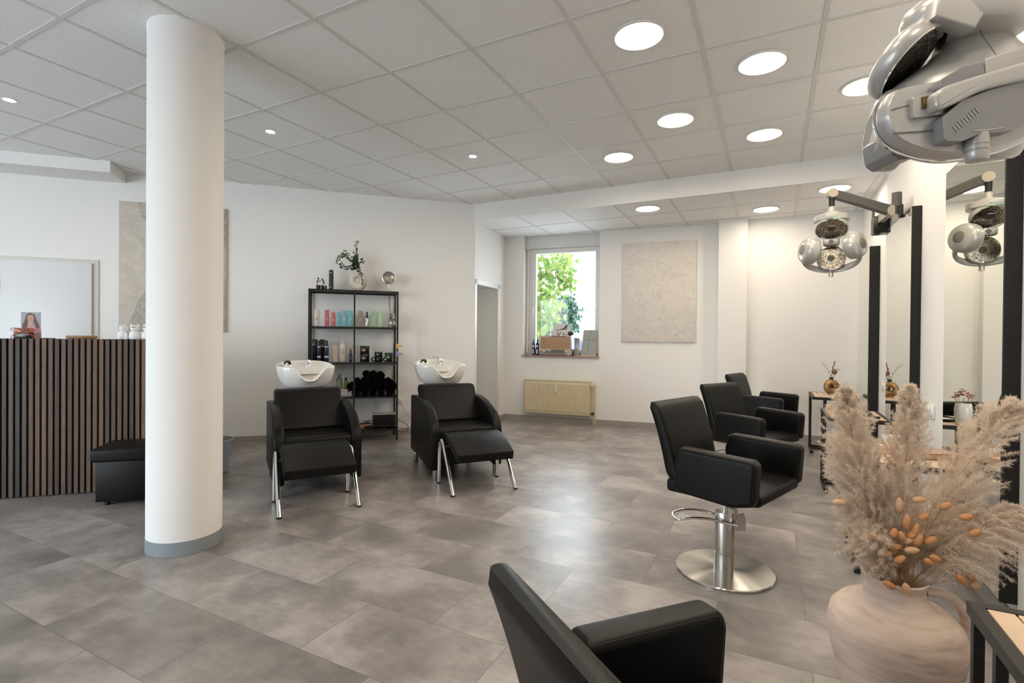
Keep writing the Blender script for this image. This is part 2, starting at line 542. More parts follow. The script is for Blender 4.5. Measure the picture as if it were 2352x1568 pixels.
def disc_steel_material():
    g = NT('turned_steel')
    tc = g.n('TexCoord'); ln = g.n('VectorMath', operation='LENGTH'); g.l(tc.outputs['Object'], ln.inputs[0])
    ns = g.n('TexNoise', noise_dimensions='1D', Scale=900, Detail=2); g.l(ln.outputs['Value'], ns.inputs['W'])
    g.b.inputs['Base Color'].default_value = (.62, .59, .55, 1); g.b.inputs['Metallic'].default_value = 1
    g.b.inputs['Roughness'].default_value = .20; g.b.inputs['Anisotropic'].default_value = .92; g.b.inputs['Anisotropic Rotation'].default_value = .25
    tg = g.n('Tangent', direction_type='RADIAL', axis='Z'); g.l(tg.outputs[0], g.b.inputs['Tangent'])
    g.bump(ns.outputs['Fac'], .03, .001)
    return g.m
turned_steel = disc_steel_material()
# ------------------------------------------------------------------ camera
H = 1.22; ZC = 2.961; ZR = 2.750
def cam_axes(yaw, pit, rol):
    f = Vector((math.sin(yaw) * math.cos(pit), math.cos(yaw) * math.cos(pit), math.sin(pit)))
    r = Vector((math.cos(yaw), -math.sin(yaw), 0)); u = r.cross(f)
    c, s = math.cos(rol), math.sin(rol)
    return c * r + s * u, -s * r + c * u, f
cr, cu_, cf = cam_axes(-.4706, -.0071, .0084)
cam = bpy.data.cameras.new('camera'); camo = bpy.data.objects.new('camera', cam); COL.objects.link(camo)
camo.matrix_world = frame((0, 0, H), cr, cu_, -cf)
cam.sensor_width = 36; cam.lens = 36 * 1167.8 / 2352; cam.clip_start = .05; cam.clip_end = 400
SC.camera = camo
CR = Vector((.891, .453, 0)).normalized(); CT = Vector((.453, -.891, 0)).normalized()   # to the right / towards the front of the salon

# ------------------------------------------------------------------ room frames
K = Vector((-3.494, 5.693, 0)); U = Vector((-1, -1, 0)).normalized(); N = Vector((1, -1, 0)).normalized(); Z = Vector((0, 0, 1))
def W(u, d, z=0): return K + U * u + N * d + Z * z            # along the slanted wall, out from it, up
RW = math.atan2(U.y, U.x)                                      # local x = U, local y = N
MW = frame(K, U, N, Z)
Dd = Vector((-3.61, 6.84, 0)); E_ = (Dd - K).normalized(); NN = Vector((E_.y, -E_.x, 0))
MD = frame(K, E_, -NN, Z)                                      # y goes out of the room
th = R(7.5); Q = Vector((-3.61, 6.84, 0)); V_ = Vector((math.cos(th), math.sin(th), 0)); M_ = Vector((math.sin(th), -math.cos(th), 0))
MBK = frame(Q, V_, -M_, Z)
def B(s, d, z=0): return Q + V_ * s + M_ * d + Z * z           # along the window wall, out into the room, up
RB = math.atan2(M_.y, M_.x) - PI / 2                           # local y = into the room, local x = -V_
XW = .92; XW2 = .95

# floor and ceilings
b = MB(); b.box((-3.3, 2.1, -.05), (9.4, 11.2, .1)); struct(b.obj('floor', floor_mat, smooth=0))
b = MB()
b.box((-3.3, 1.15, ZC + .05), (9.4, 9.15, .1)); b.box((-1.4, 6.60, ZR + .14), (5.4, 1.74, .28))
struct(b.obj('ceiling', ceil_mat, smooth=0))
gx = [-1.0043 + .625 * k for k in range(-10, 4)]; gy = [2.62 + .625 * k for k in range(-9, 5)]
b = MB()
for x in gx:
    y1 = min(5.71, x + 9.187)
    if y1 > -3.2 and x < XW: b.box((x, (y1 - 3.2) / 2, ZC - .0015), (.024, y1 + 3.2, .005))
for y in gy:
    x0 = max(-7.45, y - 9.187)
    b.box(((x0 + XW) / 2, y, ZC - .0015), (XW - x0, .024, .0048))
for x in gx:
    if -3.4 < x < .9: b.box((x, 6.5, ZR - .0015), (.024, 1.55, .005))
for y in (6.335, 6.955): b.box((-1.3, y, ZR - .0015), (4.5, .024, .0048))
struct(b.obj('trim_1', grid_rail, smooth=0))
# dropped beam where the ceiling steps down
b = MB(); b.box((-1.27, 5.735, (ZC + ZR) / 2), (4.5, .05, ZC - ZR + .002)); struct(b.obj('trim_2', wall_paint, smooth=0))
# shallow soffit above the reception
b = MB(); b.box((4.72, .19, 2.903), (1.8, .38, .116), M=MW); struct(b.obj('trim_3', wall_paint, smooth=0))

# walls
b = MB(); b.box((2.78, -.125, 1.5), (5.64, .25, 3.1), M=MW); struct(b.obj('wall_left', wall_paint, smooth=0))
b = MB()
LD = (Dd - K).length; s0, s1, dh = .115, .88, 1.965
b.box((s0 / 2, .2, 1.5), (s0, .4, 3.1), M=MD); b.box(((s1 + LD) / 2 + .1, .2, 1.5), (LD - s1 + .2, .4, 3.1), M=MD)
b.box(((s0 + s1) / 2, .2, (dh + 3.05) / 2), (s1 - s0, .4, 3.05 - dh), M=MD)
struct(b.obj('wall_door', wall_paint, smooth=0))
b = MB()
w0, w1, wz = .300, 1.436, .945
b.box((w0 / 2 - .15, .13, 1.5), (w0 + .3, .26, 3.1), M=MBK); b.box(((w0 + w1) / 2, .13, wz / 2 - .05), (w1 - w0, .26, wz + .1), M=MBK)
b.box(((w1 + 3.1) / 2, .13, 1.5), (3.1 - w1, .26, 3.1), M=MBK); b.box(((w0 + w1) / 2, .2, 2.91), (w1 - w0, .12, .3), M=MBK)
struct(b.obj('wall_back', wall_paint, smooth=0))
b = MB(); b.box((-.44, 7.27, 1.5), (.335, .48, 3.1)); b.box((.45, 7.36, 1.5), (1.6, .40, 3.1)); struct(b.obj('wall_back_right', wall_paint, smooth=0))
b = MB(); b.box((XW + .15, 1.1, 1.5), (.3, 9.06, 3.1)); b.box((XW2 + .135, 6.6, 1.5), (.27, 2.0, 3.1)); struct(b.obj('wall_right', wall_paint, smooth=0))
# street side: two glazed walls behind the camera
def glazed(name, wname, M, L, h0, h1, opens, n0):
    b = MB(); xs = [0] + [v for o in opens for v in o] + [L]
    for i in range(0, len(xs), 2):
        if xs[i + 1] - xs[i] > .001: b.box(((xs[i] + xs[i + 1]) / 2, .15, 1.5), (xs[i + 1] - xs[i], .3, 3.1), M=M)
    for a, c in opens:
        b.box(((a + c) / 2, .15, h0 / 2 - .025), (c - a, .3, h0 + .05), M=M); b.box(((a + c) / 2, .15, (h1 + 3.05) / 2), (c - a, .3, 3.05 - h1), M=M)
    struct(b.obj(name, wall_paint, smooth=0))
    for i, (a, c) in enumerate(opens):
        f = MB(); t = .06
        for x in (a + t / 2, c - t / 2): f.box((x, .15, (h0 + h1) / 2), (t, .07, h1 - h0), M=M)
        for z in (h0 + t / 2, h1 - t / 2): f.box(((a + c) / 2, .15, z), (c - a, .068, t), M=M)
        fo = struct(f.obj('window_%d' % (n0 + i), frame_white, smooth=0))
        g = MB(); g.box(((a + c) / 2, .15, (h0 + h1) / 2), (c - a - t, .006, h1 - h0 - t), M=M); g.obj('pane', pane_glass, fo, smooth=0)
        ar = bpy.data.lights.new('daylight_portal', 'AREA'); ar.shape = 'RECTANGLE'; ar.size = c - a; ar.size_y = h1 - h0
        ar.cycles.is_portal = True
        ao = bpy.data.objects.new('daylight_portal', ar); COL.objects.link(ao)
        ctr = M @ Vector(((a + c) / 2, .32, (h0 + h1) / 2)); inn = -(M.to_3x3() @ Vector((0, 1, 0)))
        ao.matrix_world = frame(ctr, (M.to_3x3() @ Vector((1, 0, 0))), Z if True else Z, Vector((0, 0, 0)))
        x_ = M.to_3x3() @ Vector((1, 0, 0)); z_ = -inn; y_ = z_.cross(x_)
        ao.matrix_world = frame(ctr, x_, y_, z_)
MF = frame((XW, -3.2, 0), (-1, 0, 0), (0, -1, 0), Z)            # x runs left along the street front, y outwards
glazed('wall_front', 'f', MF, 8.4, .25, 2.65, [(3.6, 5.7), (6.0, 8.1)], 2)
ML = frame((-7.454, -3.2, 0), (0, 1, 0), (-1, 0, 0), Z)
b = MB(); b.box((2.5, .15, 1.5), (5.0, .3, 3.1), M=ML); struct(b.obj('wall_street', wall_paint, smooth=0))

# baseboards
b = MB(); b.box((2.0, .006, .0325), (4.06, .012, .065), M=MW); struct(b.obj('baseboard_left', base_mat, smooth=0))
b = MB(); b.box((1.50, -.006, .0325), (3.02, .012, .065), M=MBK); b.box((-.44, 7.025, .0325), (.345, .012, .065)); b.box((.34, 7.155, .0325), (1.22, .012, .065))
b.box((.055, -.006, .0325), (.10, .012, .065), M=MD); b.box((1.03, -.006, .0325), (.24, .012, .065), M=MD)
struct(b.obj('baseboard_back', base_mat, smooth=0))
b = MB(); b.box((XW - .006, 1.2, .045), (.012, 8.85, .09)); b.box((XW2 - .006, 6.4, .0325), (.012, 1.5, .065)); struct(b.obj('baseboard_right', base_mat, smooth=0))

# round column with its base band
cx, cy = -3.04, 1.78
b = MB(); b.lathe([(.19, 0), (.19, ZC + .02)], n=64, M=Matrix.Translation((cx, cy, 0))); col = struct(b.obj('pillar', wall_paint))
b = MB(); b.lathe([(.193, .001), (.193, .078), (.189, .0785)], n=64, M=Matrix.Translation((cx, cy, 0)), cap=False); b.obj('base_band', col_base, col)
b = MB(); b.lathe([(.193, ZC - .022), (.190, ZC - .03), (.1895, ZC - .04)], n=64, M=Matrix.Translation((cx, cy, 0)), cap=False); b.obj('ceiling_joint', wall_paint, col)

# back window: roller-shutter box, frame, sash, pane, handle, strap, sill
win = MB()
for x in (.350, 1.413): win.box((x, .165, 1.77), (.11 if x < 1 else .06, .06, 1.62), M=MBK, bev=.004)
win.box((.894, .165, 2.545), (1.10, .058, .06), M=MBK, bev=.004); win.box((.894, .165, .985), (1.10, .058, .06), M=MBK, bev=.004)
win = struct(win.obj('window_1', frame_white))
b = MB()
for x in (.4285, 1.389): b.box((x, .15, 1.77), (.062, .07, 1.50), M=MBK, bev=.006)
for z in (2.523, 1.03): b.box((.909, .151, z), (1.022, .068, .066), M=MBK, bev=.006)
b.obj('sash', frame_white, win)
b = MB(); b.box((.909, .165, 1.775), (.90, .008, 1.46), M=MBK); b.obj('pane', pane_glass, win, smooth=0)
b = MB(); b.box((.868, .145, 2.66), (1.14, .09, .19), M=MBK, bev=.004); b.box((.868, .099, 2.60), (1.13, .006, .008), M=MBK); b.obj('shutter_box', frame_white, win)
b = MB(); b.box((.418, .107, 1.66), (.028, .016, .06), M=MBK, bev=.004); b.box((.418, .088, 1.60), (.018, .014, .15), M=MBK, bev=.005); b.obj('window_handle', thermo_white, win)
b = MB(); b.box((.338, .10, 1.80), (.014, .004, 1.45), M=MBK); b.box((.338, .095, 2.58), (.03, .03, .05), M=MBK, bev=.004); b.box((.336, .09, 1.30), (.02, .022, .22), M=MBK, bev=.004); b.box((.336, .09, 1.06), (.02, .022, .14), M=MBK, bev=.004)
b.obj('roller_strap', frame_white, win)
b = MB(); b.box((.866, .055, .954), (1.16, .19, .022), M=MBK, bev=.003); struct(b.obj('trim_4', marble_sill))
ar = bpy.data.lights.new('daylight_portal', 'AREA'); ar.shape = 'RECTANGLE'; ar.size = 1.05; ar.size_y = 1.6; ar.cycles.is_portal = True
ao = bpy.data.objects.new('daylight_portal', ar); COL.objects.link(ao)
ao.matrix_world = frame(B(.9, -.30, 1.77), V_, M_.cross(V_) * -1 if False else (-M_).cross(V_), -M_)

# door in the short wall by the window (closed, deep reveal)
door = MB()
for x in (s0 - .012, s1 + .010): door.box((x, -.006, 1.0), (.066, .022, 1.999), M=MD, bev=.003)
door.box(((s0 + s1) / 2, -.0065, 1.965), (s1 - s0 + .09, .021, .066), M=MD, bev=.003)
door.box((s0 + .008, .20, .98), (.016, .39, 1.96), M=MD); door.box((s1 - .008, .20, .98), (.016, .39, 1.96), M=MD); door.box(((s0 + s1) / 2, .20, 1.955), (s1 - s0, .388, .016), M=MD)
door = struct(door.obj('door_1', white_paint))
leaf_grey = mat('door_leaf_grey', (.60, .61, .58), .45)
b = MB(); b.box(((s0 + s1) / 2 - .03, .40, .97), (s1 - s0 + .03, .04, 1.93), M=MD, bev=.003); b.obj('door_leaf', leaf_grey, door)
b = MB(); b.box((s1 - .035, .372, 1.70), (.018, .014, .10), M=MD); b.box((s1 - .026, .371, 1.0), (.006, .01, 1.9), M=MD); b.obj('hinge', brass_hinge, door)
b = MB(); b.sphere(MD @ Vector((s0 + .10, .345, .70)), .026); b.cyl(MD @ Vector((s0 + .10, .345, .70)), MD @ Vector((s0 + .10, .385, .70)), .012); b.obj('door_knob', dark_grey, door)
# white flush door behind the reception
door2 = MB()
u0, u1, hz = 4.055, 4.925, 2.008
for x in (u0 + .03, u1 - .03): door2.box((x, .007, hz / 2), (.06, .014, hz), M=MW, bev=.003)
door2.box(((u0 + u1) / 2, .0068, hz - .03), (u1 - u0, .0136, .06), M=MW, bev=.003)
frame_cream = mat('door_frame_cream', (.66, .645, .60), .5)
door2 = struct(door2.obj('door_2', frame_cream))
leaf_white = mat('door_leaf_white', (.75, .76, .78), .4)
b = MB(); b.box((4.487, .028, .985), (.76, .03, 1.965), M=MW, bev=.003); b.obj('door_leaf', leaf_white, door2)
b = MB(); b.box((4.872, .032, 1.71), (.014, .03, .09), M=MW, bev=.004); b.obj('hinge', brass_hinge, door2)
b = MB(); b.cyl(MW @ Vector((4.18, .043, 1.02)), MW @ Vector((4.18, .09, 1.02)), .01); b.cyl(MW @ Vector((4.18, .09, 1.02)), MW @ Vector((4.30, .09, 1.02)), .009); b.obj('door_handle', chrome, door2)

# ------------------------------------------------------------------ world and outdoors
wd = bpy.data.worlds.new('sky'); SC.world = wd; wd.use_nodes = True
bg = wd.node_tree.nodes['Background']
tc = wd.node_tree.nodes.new('ShaderNodeTexCoord'); sep = wd.node_tree.nodes.new('ShaderNodeSeparateXYZ')
rp = wd.node_tree.nodes.new('ShaderNodeValToRGB')
rp.color_ramp.elements[0].position = .45; rp.color_ramp.elements[0].color = (.84, .87, .90, 1)
rp.color_ramp.elements[1].position = .75; rp.color_ramp.elements[1].color = (.78, .88, 1.0, 1)
ma = wd.node_tree.nodes.new('ShaderNodeMath'); ma.operation = 'MULTIPLY_ADD'; ma.inputs[1].default_value = .5; ma.inputs[2].default_value = .5
wl = wd.node_tree.links
wl.new(tc.outputs['Generated'], sep.inputs[0]); wl.new(sep.outputs[2], ma.inputs[0]); wl.new(ma.outputs[0], rp.inputs[0]); wl.new(rp.outputs[0], bg.inputs['Color'])
bg.inputs['Strength'].default_value = 6.0
vs = SC.view_settings
SC.display_settings.display_device = 'sRGB'
vs.view_transform = 'Standard'; vs.look = 'None'; vs.gamma = 1; vs.use_curve_mapping = False; vs.exposure = 1.0
cy_ = SC.cycles
cy_.max_bounces = 9; cy_.diffuse_bounces = 5; cy_.glossy_bounces = 4; cy_.transmission_bounces = 6; cy_.transparent_max_bounces = 12
cy_.caustics_reflective = False; cy_.caustics_refractive = False; cy_.sample_clamp_indirect = 6; cy_.use_denoising = True

# ceiling lights
def panel_light(x, y, z, label):
    t = thing('ceiling_light', label, 'ceiling light', (x, y, z), 0, 'round panel lights in the ceiling')
    b = MB(); b.lathe([(.127, .001), (.128, -.008), (.136, -.012), (.144, -.009), (.146, -.001)], n=48, cap=False); b.obj('rim', rim_white, t)
    b = MB(); b.lathe([(0, -.0065), (.1275, -.0065)], n=48, cap=False); b.obj('diffuser', lamp_emit, t)
    return t
ZL = ZC - .0005; ZL2 = ZR - .0005
for x, y, z, lb in [
    (-.692, 2.930, ZL, 'large round panel light in the main ceiling, closest to the street side'),
    (-.067, 3.557, ZL, 'round panel light over the first whole styling chair, next to the largest one'),
    (.558, 4.182, ZL, 'round panel light partly hidden behind the near heat lamp on its arm'),
    (-.692, 4.182, ZL, 'round panel light between the largest one and the dropped beam, further from the mirrors'),
    (-.067, 4.807, ZL, 'round panel light near the dropped beam, third tile from the mirror wall'),
    (-1.317, 4.807, ZL, 'round panel light just before the dropped beam, farthest from the mirrors'),
    (-1.300, 6.025, ZL2, 'round panel light in the lower ceiling near the window and picture'),
    (-.067, 6.640, ZL2, 'round panel light in the lower ceiling next to the wall pilaster'),
    (.558, 6.025, ZL2, 'round panel light in the lower ceiling behind the far heat lamp arm')]:
    panel_light(x, y, z, lb)
for x, y, lb in [(.558, 2.932, 'added unseen round panel light above the near heat lamp'), (-.067, 2.307, 'added unseen round panel light over the chair closest to the camera, nearer the street'), (-.692, 1.682, 'added unseen round panel light over the aisle on the street side'), (.558, 1.682, 'added unseen round panel light over the table at the picture corner'), (-.067, 1.057, 'added unseen round panel light in the ceiling right above the camera spot'), (-.692, .432, 'added unseen round panel light near the street front, aisle side'), (.558, .432, 'added unseen round panel light near the street front, mirror side')]:  # lights out of view, added along the tile pattern to brighten the room
    panel_light(x, y, ZL, lb)
for x, y, lb in [(-3.816, 2.930, 'tiny recessed spotlight in the ceiling beside the round column'), (-2.566, 4.182, 'tiny recessed spotlight in the ceiling between column and dropped beam'), (-5.066, 1.680, 'tiny recessed spotlight in the ceiling above the reception counter')]:
    t = thing('spotlight', lb, 'spotlight', (x, y, ZL), 0, 'small spotlights in the ceiling')
    b = MB(); b.lathe([(.030, .001), (.031, -.004), (.039, -.006), (.042, -.001)], n=32, cap=False); b.obj('rim', rim_white, t)
    b = MB(); b.lathe([(0, -.003), (.0305, -.003)], n=32, cap=False); b.obj('bulb', spot_emit, t)

# mirrors on the right wall
def mirror(y0, y1, xw, label):
    t = thing('wall_mirror', label, 'mirror', (xw, (y0 + y1) / 2, .134), 0, 'tall mirrors at the styling places')
    d = xw - .002 - .862; L = y1 - y0; h = 2.021
    b = MB(); b.box((-d / 2 - .001, 0, h / 2), (d, L, h), bev=.0015, seg=1); b.obj('frame', black_frame, t)
    b = MB(); b.box((-d - .0015, 0, h / 2), (.003, L - .014, h - .014)); b.obj('mirror_glass', mirror_mat, t, smooth=0)
mirror(2.812, 3.628, XW, 'tall frameless mirror with black sides, closest to the pampas grass')
mirror(4.395, 5.215, XW, 'tall black-sided mirror between the other two, reflecting the far heat lamp')
mirror(6.083, 6.775, XW2, 'tall black-sided mirror beside the back corner, beyond the heat lamp arm')
# ------------------------------------------------------------------ styling chairs (local: y = front, x = right of the sitter)
def YZ(x): return frame((x, 0, 0), (0, 1, 0), (0, 0, 1), (1, 0, 0))      # outline (y,z) extruded along x
def make_styling_chair(label):
    t = thing('styling_chair', label, 'chair', (0, 0, 0), 0, 'black styling chairs in front of the mirrors')
    # seat: padded shell with a rounded front
    b = MB()
    b.pillow(rpoly([(-.205, .425), (.18, .428), (.278, .452), (.278, .505), (.18, .512), (-.205, .492)], [.02, .05, .025, .028, .05, .02]), -.24, .24, .014, M=YZ(0))
    b.obj('seat', leather, t)
    # arms
    for s in (-1, 1):
        b = MB()
        out = rpoly([(-.115, .455), (.17, .440), (.272, .466), (.286, .672), (-.095, .682), (-.118, .60)], [.03, .06, .03, .035, .025, .05], 8)
        a0, a1 = (.238, .322) if s > 0 else (-.322, -.238)
        b.pillow(out, a0, a1, .022, M=YZ(0), seg=6)
        a = b.obj('armrest', leather, t)
        sm = MB()
        o2 = rpoly([(-.108, .462), (.17, .447), (.266, .471), (.279, .665), (-.09, .675), (-.110, .60)], [.03, .06, .03, .035, .025, .05], 8)
        for xx in (a0 + .006, a1 - .006):
            sm.tube([(xx, y, z) for y, z in o2], .0014, n=5, closed=True)
        sm.obj('piping', leather_seam, a)
    # backrest: reclined and slightly dished
    b = MB(); rings = []
    nz = 14
    for i in range(nz + 1):
        f = i / nz
        z = .455 + .425 * f
        yc = -.175 - .055 * f - .06 * f * f + (.05 * (1 - f / .18) ** 2 if f < .18 else 0)
        hw = .225 + .025 * f
        th_ = .040 - .008 * f
        if f > .93: k = (1 - f) / .07; th_ *= .55 + .45 * k; hw -= .012 * (1 - k)
        pts = []
        prof = rpoly([(-hw, -th_), (hw, -th_), (hw, th_), (-hw, th_)], min(.022, th_ * .9), 4)
        for x, y in prof:
            pts.append((x, yc + y - .035 * (1 - (x / .24) ** 2) * (f ** .7) * .5, z))
        rings.append(pts)
    b.loft(rings)
    b.obj('backrest', leather, t, smooth=60)
    # pedestal
    b = MB(); b.lathe([(.0, .001), (.245, .001), (.2455, .008), (.242, .0125), (.10, .0165), (0, .017)], n=72); b.obj('base_plate', turned_steel, t)
    b = MB(); b.lathe([(.0505, .016), (.0505, .10), (.049, .101), (.049, .308), (.046, .315), (0, .315)], n=32); b.obj('cylinder', steel, t)
    b = MB(); b.cyl((0, 0, .31), (0, 0, .425), .0165); b.box((0, 0, .424), (.16, .16, .012)); b.obj('piston', chrome, t)
    b = MB()
    la = R(-47)     # direction of the pump lever, local
    d = Vector((math.cos(la), math.sin(la), 0)); s_ = Vector((-d.y, d.x, 0))
    P = lambda f, s, z: d * f + s_ * s + Vector((0, 0, z))
    path = [P(-.05, -.06, .262), P(.02, -.065, .275), P(.10, -.066, .292), P(.19, -.064, .294), P(.245, -.058, .282), P(.262, -.03, .276), P(.262, .03, .276), P(.245, .058, .282), P(.19, .064, .294), P(.10, .066, .292), P(.02, .065, .275), P(-.05, .06, .262)]
    b.tube(smooth_path(path, 5), .0075, n=10)
    lv = b.obj('pump_lever', chrome, t)
    b = MB(); Mr = frame((0, 0, 0), d, s_, Z)
    for s in (-.058, .058):
        b.prism([(-.085, .235), (-.035, .235), (-.03, .275), (-.045, .315), (-.075, .325), (-.085, .30)], s - .004, s + .004, M=Mr @ frame((0, 0, 0), (1, 0, 0), (0, 0, 1), (0, -1, 0)))
    b.cyl(P(-.05, -.07, .262), P(-.05, .07, .262), .009)
    b.obj('lever_bracket', steel, t)
    return t
chairA = make_styling_chair('black leather styling chair standing whole in front of the mirror nearest the pampas grass')
chairA.location = (-.206, 2.902, 0); chairA.rotation_euler = (0, 0, R(-20.5 - 90))
dup(chairA, (-.144, 4.585, -.037), R(-29.5 - 90), 'black leather styling chair in the middle of the row, between two others')
dup(chairA, (-.075, 6.08, -.036), R(-16 - 90), 'black leather styling chair farthest along the row, close to the back wall')
dup(chairA, (-.0715, .887, -.071), R(50.7 - 90), 'black leather styling chair close to the camera, cut off by the picture edge')
for o in list(bpy.data.objects):          # lowered chairs: the pedestal stays on the floor
    if o.parent and o.name.split('.')[0] in ('base_plate', 'cylinder', 'pump_lever', 'lever_bracket') and o.parent.location.z < -.001:
        o.location.z = -o.parent.location.z

# ------------------------------------------------------------------ wash units
def make_wash_unit(label):
    t = thing('wash_unit', label, 'salon wash chair', (0, 0, 0), 0, 'black wash chairs with white basins')
    # side panels with curved arm tops
    for s in (-1, 1):
        b = MB()
        top = bez((-.36, .655, 0), (.05, .69, 0), (.40, .60, 0), (.425, .40, 0), 14)
        out = [(-.36, .13)] + [(p.x, p.y) for p in top] + [(.420, .095)]
        a0, a1 = (.245, .322) if s > 0 else (-.322, -.245)
        b.pillow(rpoly(out, [.01] + [0] * (len(out) - 2) + [.012], 4), a0, a1, .018, M=YZ(0), seg=5)
        a = b.obj('armrest', leather, t)
        sm = MB(); o2 = [(p.x - .004, p.y - .005) for p in top] + [(.412, .12)]
        for xx in (a0 + .0052, a1 - .0052): sm.tube([(xx, y, z) for y, z in o2], .0013, n=5)
        sm.obj('piping', leather_seam, a)
    b = MB()
    b.pillow(rpoly([(-.30, .13), (.405, .13), (.405, .435), (.36, .448), (-.05, .438), (-.30, .43)], [.01, .01, .03, .03, .01, .01]), -.246, .246, .008, M=YZ(0))
    b.obj('seat', leather, t)
    b = MB()
    b.pillow(rpoly([(-.06, .42), (.02, .43), (-.165, .765), (-.30, .765), (-.31, .70)], [.02, .03, .05, .05, .03], 8), -.272, .272, .028, M=YZ(0), seg=6)
    b.obj('backrest', leather, t)
    for x, y in ((.275, .375), (-.275, .375), (.275, -.33), (-.275, -.33)):
        b = MB(); b.lathe([(.021, 0), (.024, .004), (.024, .10), (.018, .14)] if y < 0 else [(.017, 0), (.019, .003), (.024, .13)], n=20, M=Matrix.Translation((x, y, 0))); b.obj('leg', chrome, t)
    # foot rest: curved pad on two bent tubes
    b = MB(); rings = []
    up = bez((.425, .405, 0), (.50, .452, 0), (.66, .435, 0), (.875, .315, 0), 14)
    lo = [(p.x - .020 + .012 * i / 14, p.y - .062) for i, p in enumerate(up)]
    out = [(p.x, p.y) for p in up] + lo[::-1]
    b.pillow(out, -.238, .238, .014, M=YZ(0), seg=4)
    fr = b.obj('footrest', leather, t)
    sm = MB()
    for xx in (-.2340, .2340): sm.tube([(xx, p.x, p.y - .0035) for p in up], .0013, n=5)
    sm.tube([(x, up[-1].x - .0015, up[-1].y - .006) for x in np.linspace(-.228, .228, 6)], .0013, n=5)
    sm.obj('piping', leather_seam, fr)
    for s in (-1, 1):
        b = MB(); x = s * .262
        p = [(x, .452, .004), (x, .455, .15), (x, .462, .28), (x, .485, .345), (x, .525, .372), (x, .57, .352), (x, .625, .29), (x, .70, .20), (x, .775, .10), (x, .850, .004)]
        b.tube(smooth_path(p, 5), .0155, n=14)
        tb = b.obj('leg_tube', chrome, t)
        for yy in (.852, .452):
            b = MB(); b.cyl((x, yy, 0), (x, yy - .002, .010), .0175); b.obj('rubber_foot', rubber, tb)
    b = MB(); b.box((0, .56, .33), (.53, .03, .012)); b.obj('crossbar', chrome, t)
    # pedestal below the basin
    b = MB(); b.box((-.02, -.50, .37), (.30, .26, .74), bev=.03, seg=3); b.obj('pedestal', black_plastic, t)
    # ceramic basin: outer bowl, rim dipping at the neck, inner bowl
    b = MB(); n = 72; rings = []
    cxb, cyb, zr = -.018, -.52, .945
    def rim(a):
        c, s = math.cos(a), math.sin(a)
        x = .256 * (abs(c) ** .78) * (1 if c > 0 else -1); y = .245 * (abs(s) ** .82) * (1 if s > 0 else -1)
        if y > 0: y *= .86
        d = 0
        if s > 0:
            q = abs(x + .012) / .104
            d = -.118 * math.exp(-(q ** 3.2)) * min(1, s * 1.6)
        z = zr + .040 * (-s if s < 0 else 0) + .012 * abs(c) * 0 + d
        return x, y, z, d
    def ring(scale, zf, off=0):
        pts = []
        for k in range(n):
            x, y, z, d = rim(2 * PI * k / n)
            pts.append((cxb + x * scale, cyb + y * scale + off, zf(z, d)))
        return pts
    b.loft([ring(.30, lambda z, d: .745), ring(.68, lambda z, d: .748), ring(.78, lambda z, d: .765), ring(.90, lambda z, d: .82), ring(.975, lambda z, d: min(.875, z - .02) if d > -.03 else min(.845, z - .01)),
            ring(1.0, lambda z, d: z - .014 if True else z), ring(.992, lambda z, d: z - .003), ring(.965, lambda z, d: z), ring(.935, lambda z, d: z - .004),
            ring(.90, lambda z, d: z - .018), ring(.80, lambda z, d: min(z - .03, .90)), ring(.62, lambda z, d: min(z - .02, .855)), ring(.40, lambda z, d: .815), ring(.12, lambda z, d: .80)])
    bs = b.obj('basin', ceramic, t, smooth=70)
    # deck behind the bowl carrying tap and shower
    b = MB(); b.loft([[(cxb + x * .80, cyb - .155 + y * .30, z) for x, y in [(math.cos(2 * PI * k / 28) * .24, math.sin(2 * PI * k / 28) * .2) for k in range(28)]] for z in (.86, .925, .932)])
    b.obj('tap_deck', ceramic, bs)
    b = MB(); fx, fy = -.055, -.665
    b.lathe([(.027, .93), (.027, .94), (.0235, .945), (.0235, .985), (.021, .992), (0, .995)], n=24, M=Matrix.Translation((fx, fy, 0)))
    b.tube(smooth_path([(fx, fy, .965), (fx, fy + .05, .968), (fx, fy + .085, .955)], 5), .0105, n=10)
    b.tube(smooth_path([(fx, fy, .99), (fx + .03, fy + .01, 1.006), (fx + .085, fy + .02, 1.012)], 5), .008, n=8, flat=(.6, 1.3))
    b.obj('tap', chrome, bs)
    b = MB(); sx, sy = .155, -.64
    b.lathe([(.024, .93), (.024, .937), (.018, .945), (.018, .955), (0, .957)], n=20, M=Matrix.Translation((sx, sy, 0)))
    sh = b.obj('shower_holder', chrome, bs)
    b = MB(); b.tube(smooth_path([(sx, sy, .955), (sx - .008, sy + .010, .976), (sx - .032, sy + .022, .980), (sx - .046, sy + .038, .958)], 5), .014, n=12, radii=[.008] * 5 + [.010] * 6 + [.014] * 5)
    b.obj('shower_head', black_plastic, bs)
    return t
w2 = make_wash_unit('black wash chair with white basin nearest the door, right of the metal shelf')
w2.location = W(.597, 1.791); w2.rotation_euler = (0, 0, R(-45 + 5.8 - 90))
w1 = dup(w2, W(1.830, 1.905), R(-45 + 11.3 - 90), 'black wash chair with white basin nearest the column, in front of the metal shelf')

for c in kids(w1):
    if c.name.split('.')[0] in ('footrest', 'leg_tube', 'crossbar'): c.location.x = .055
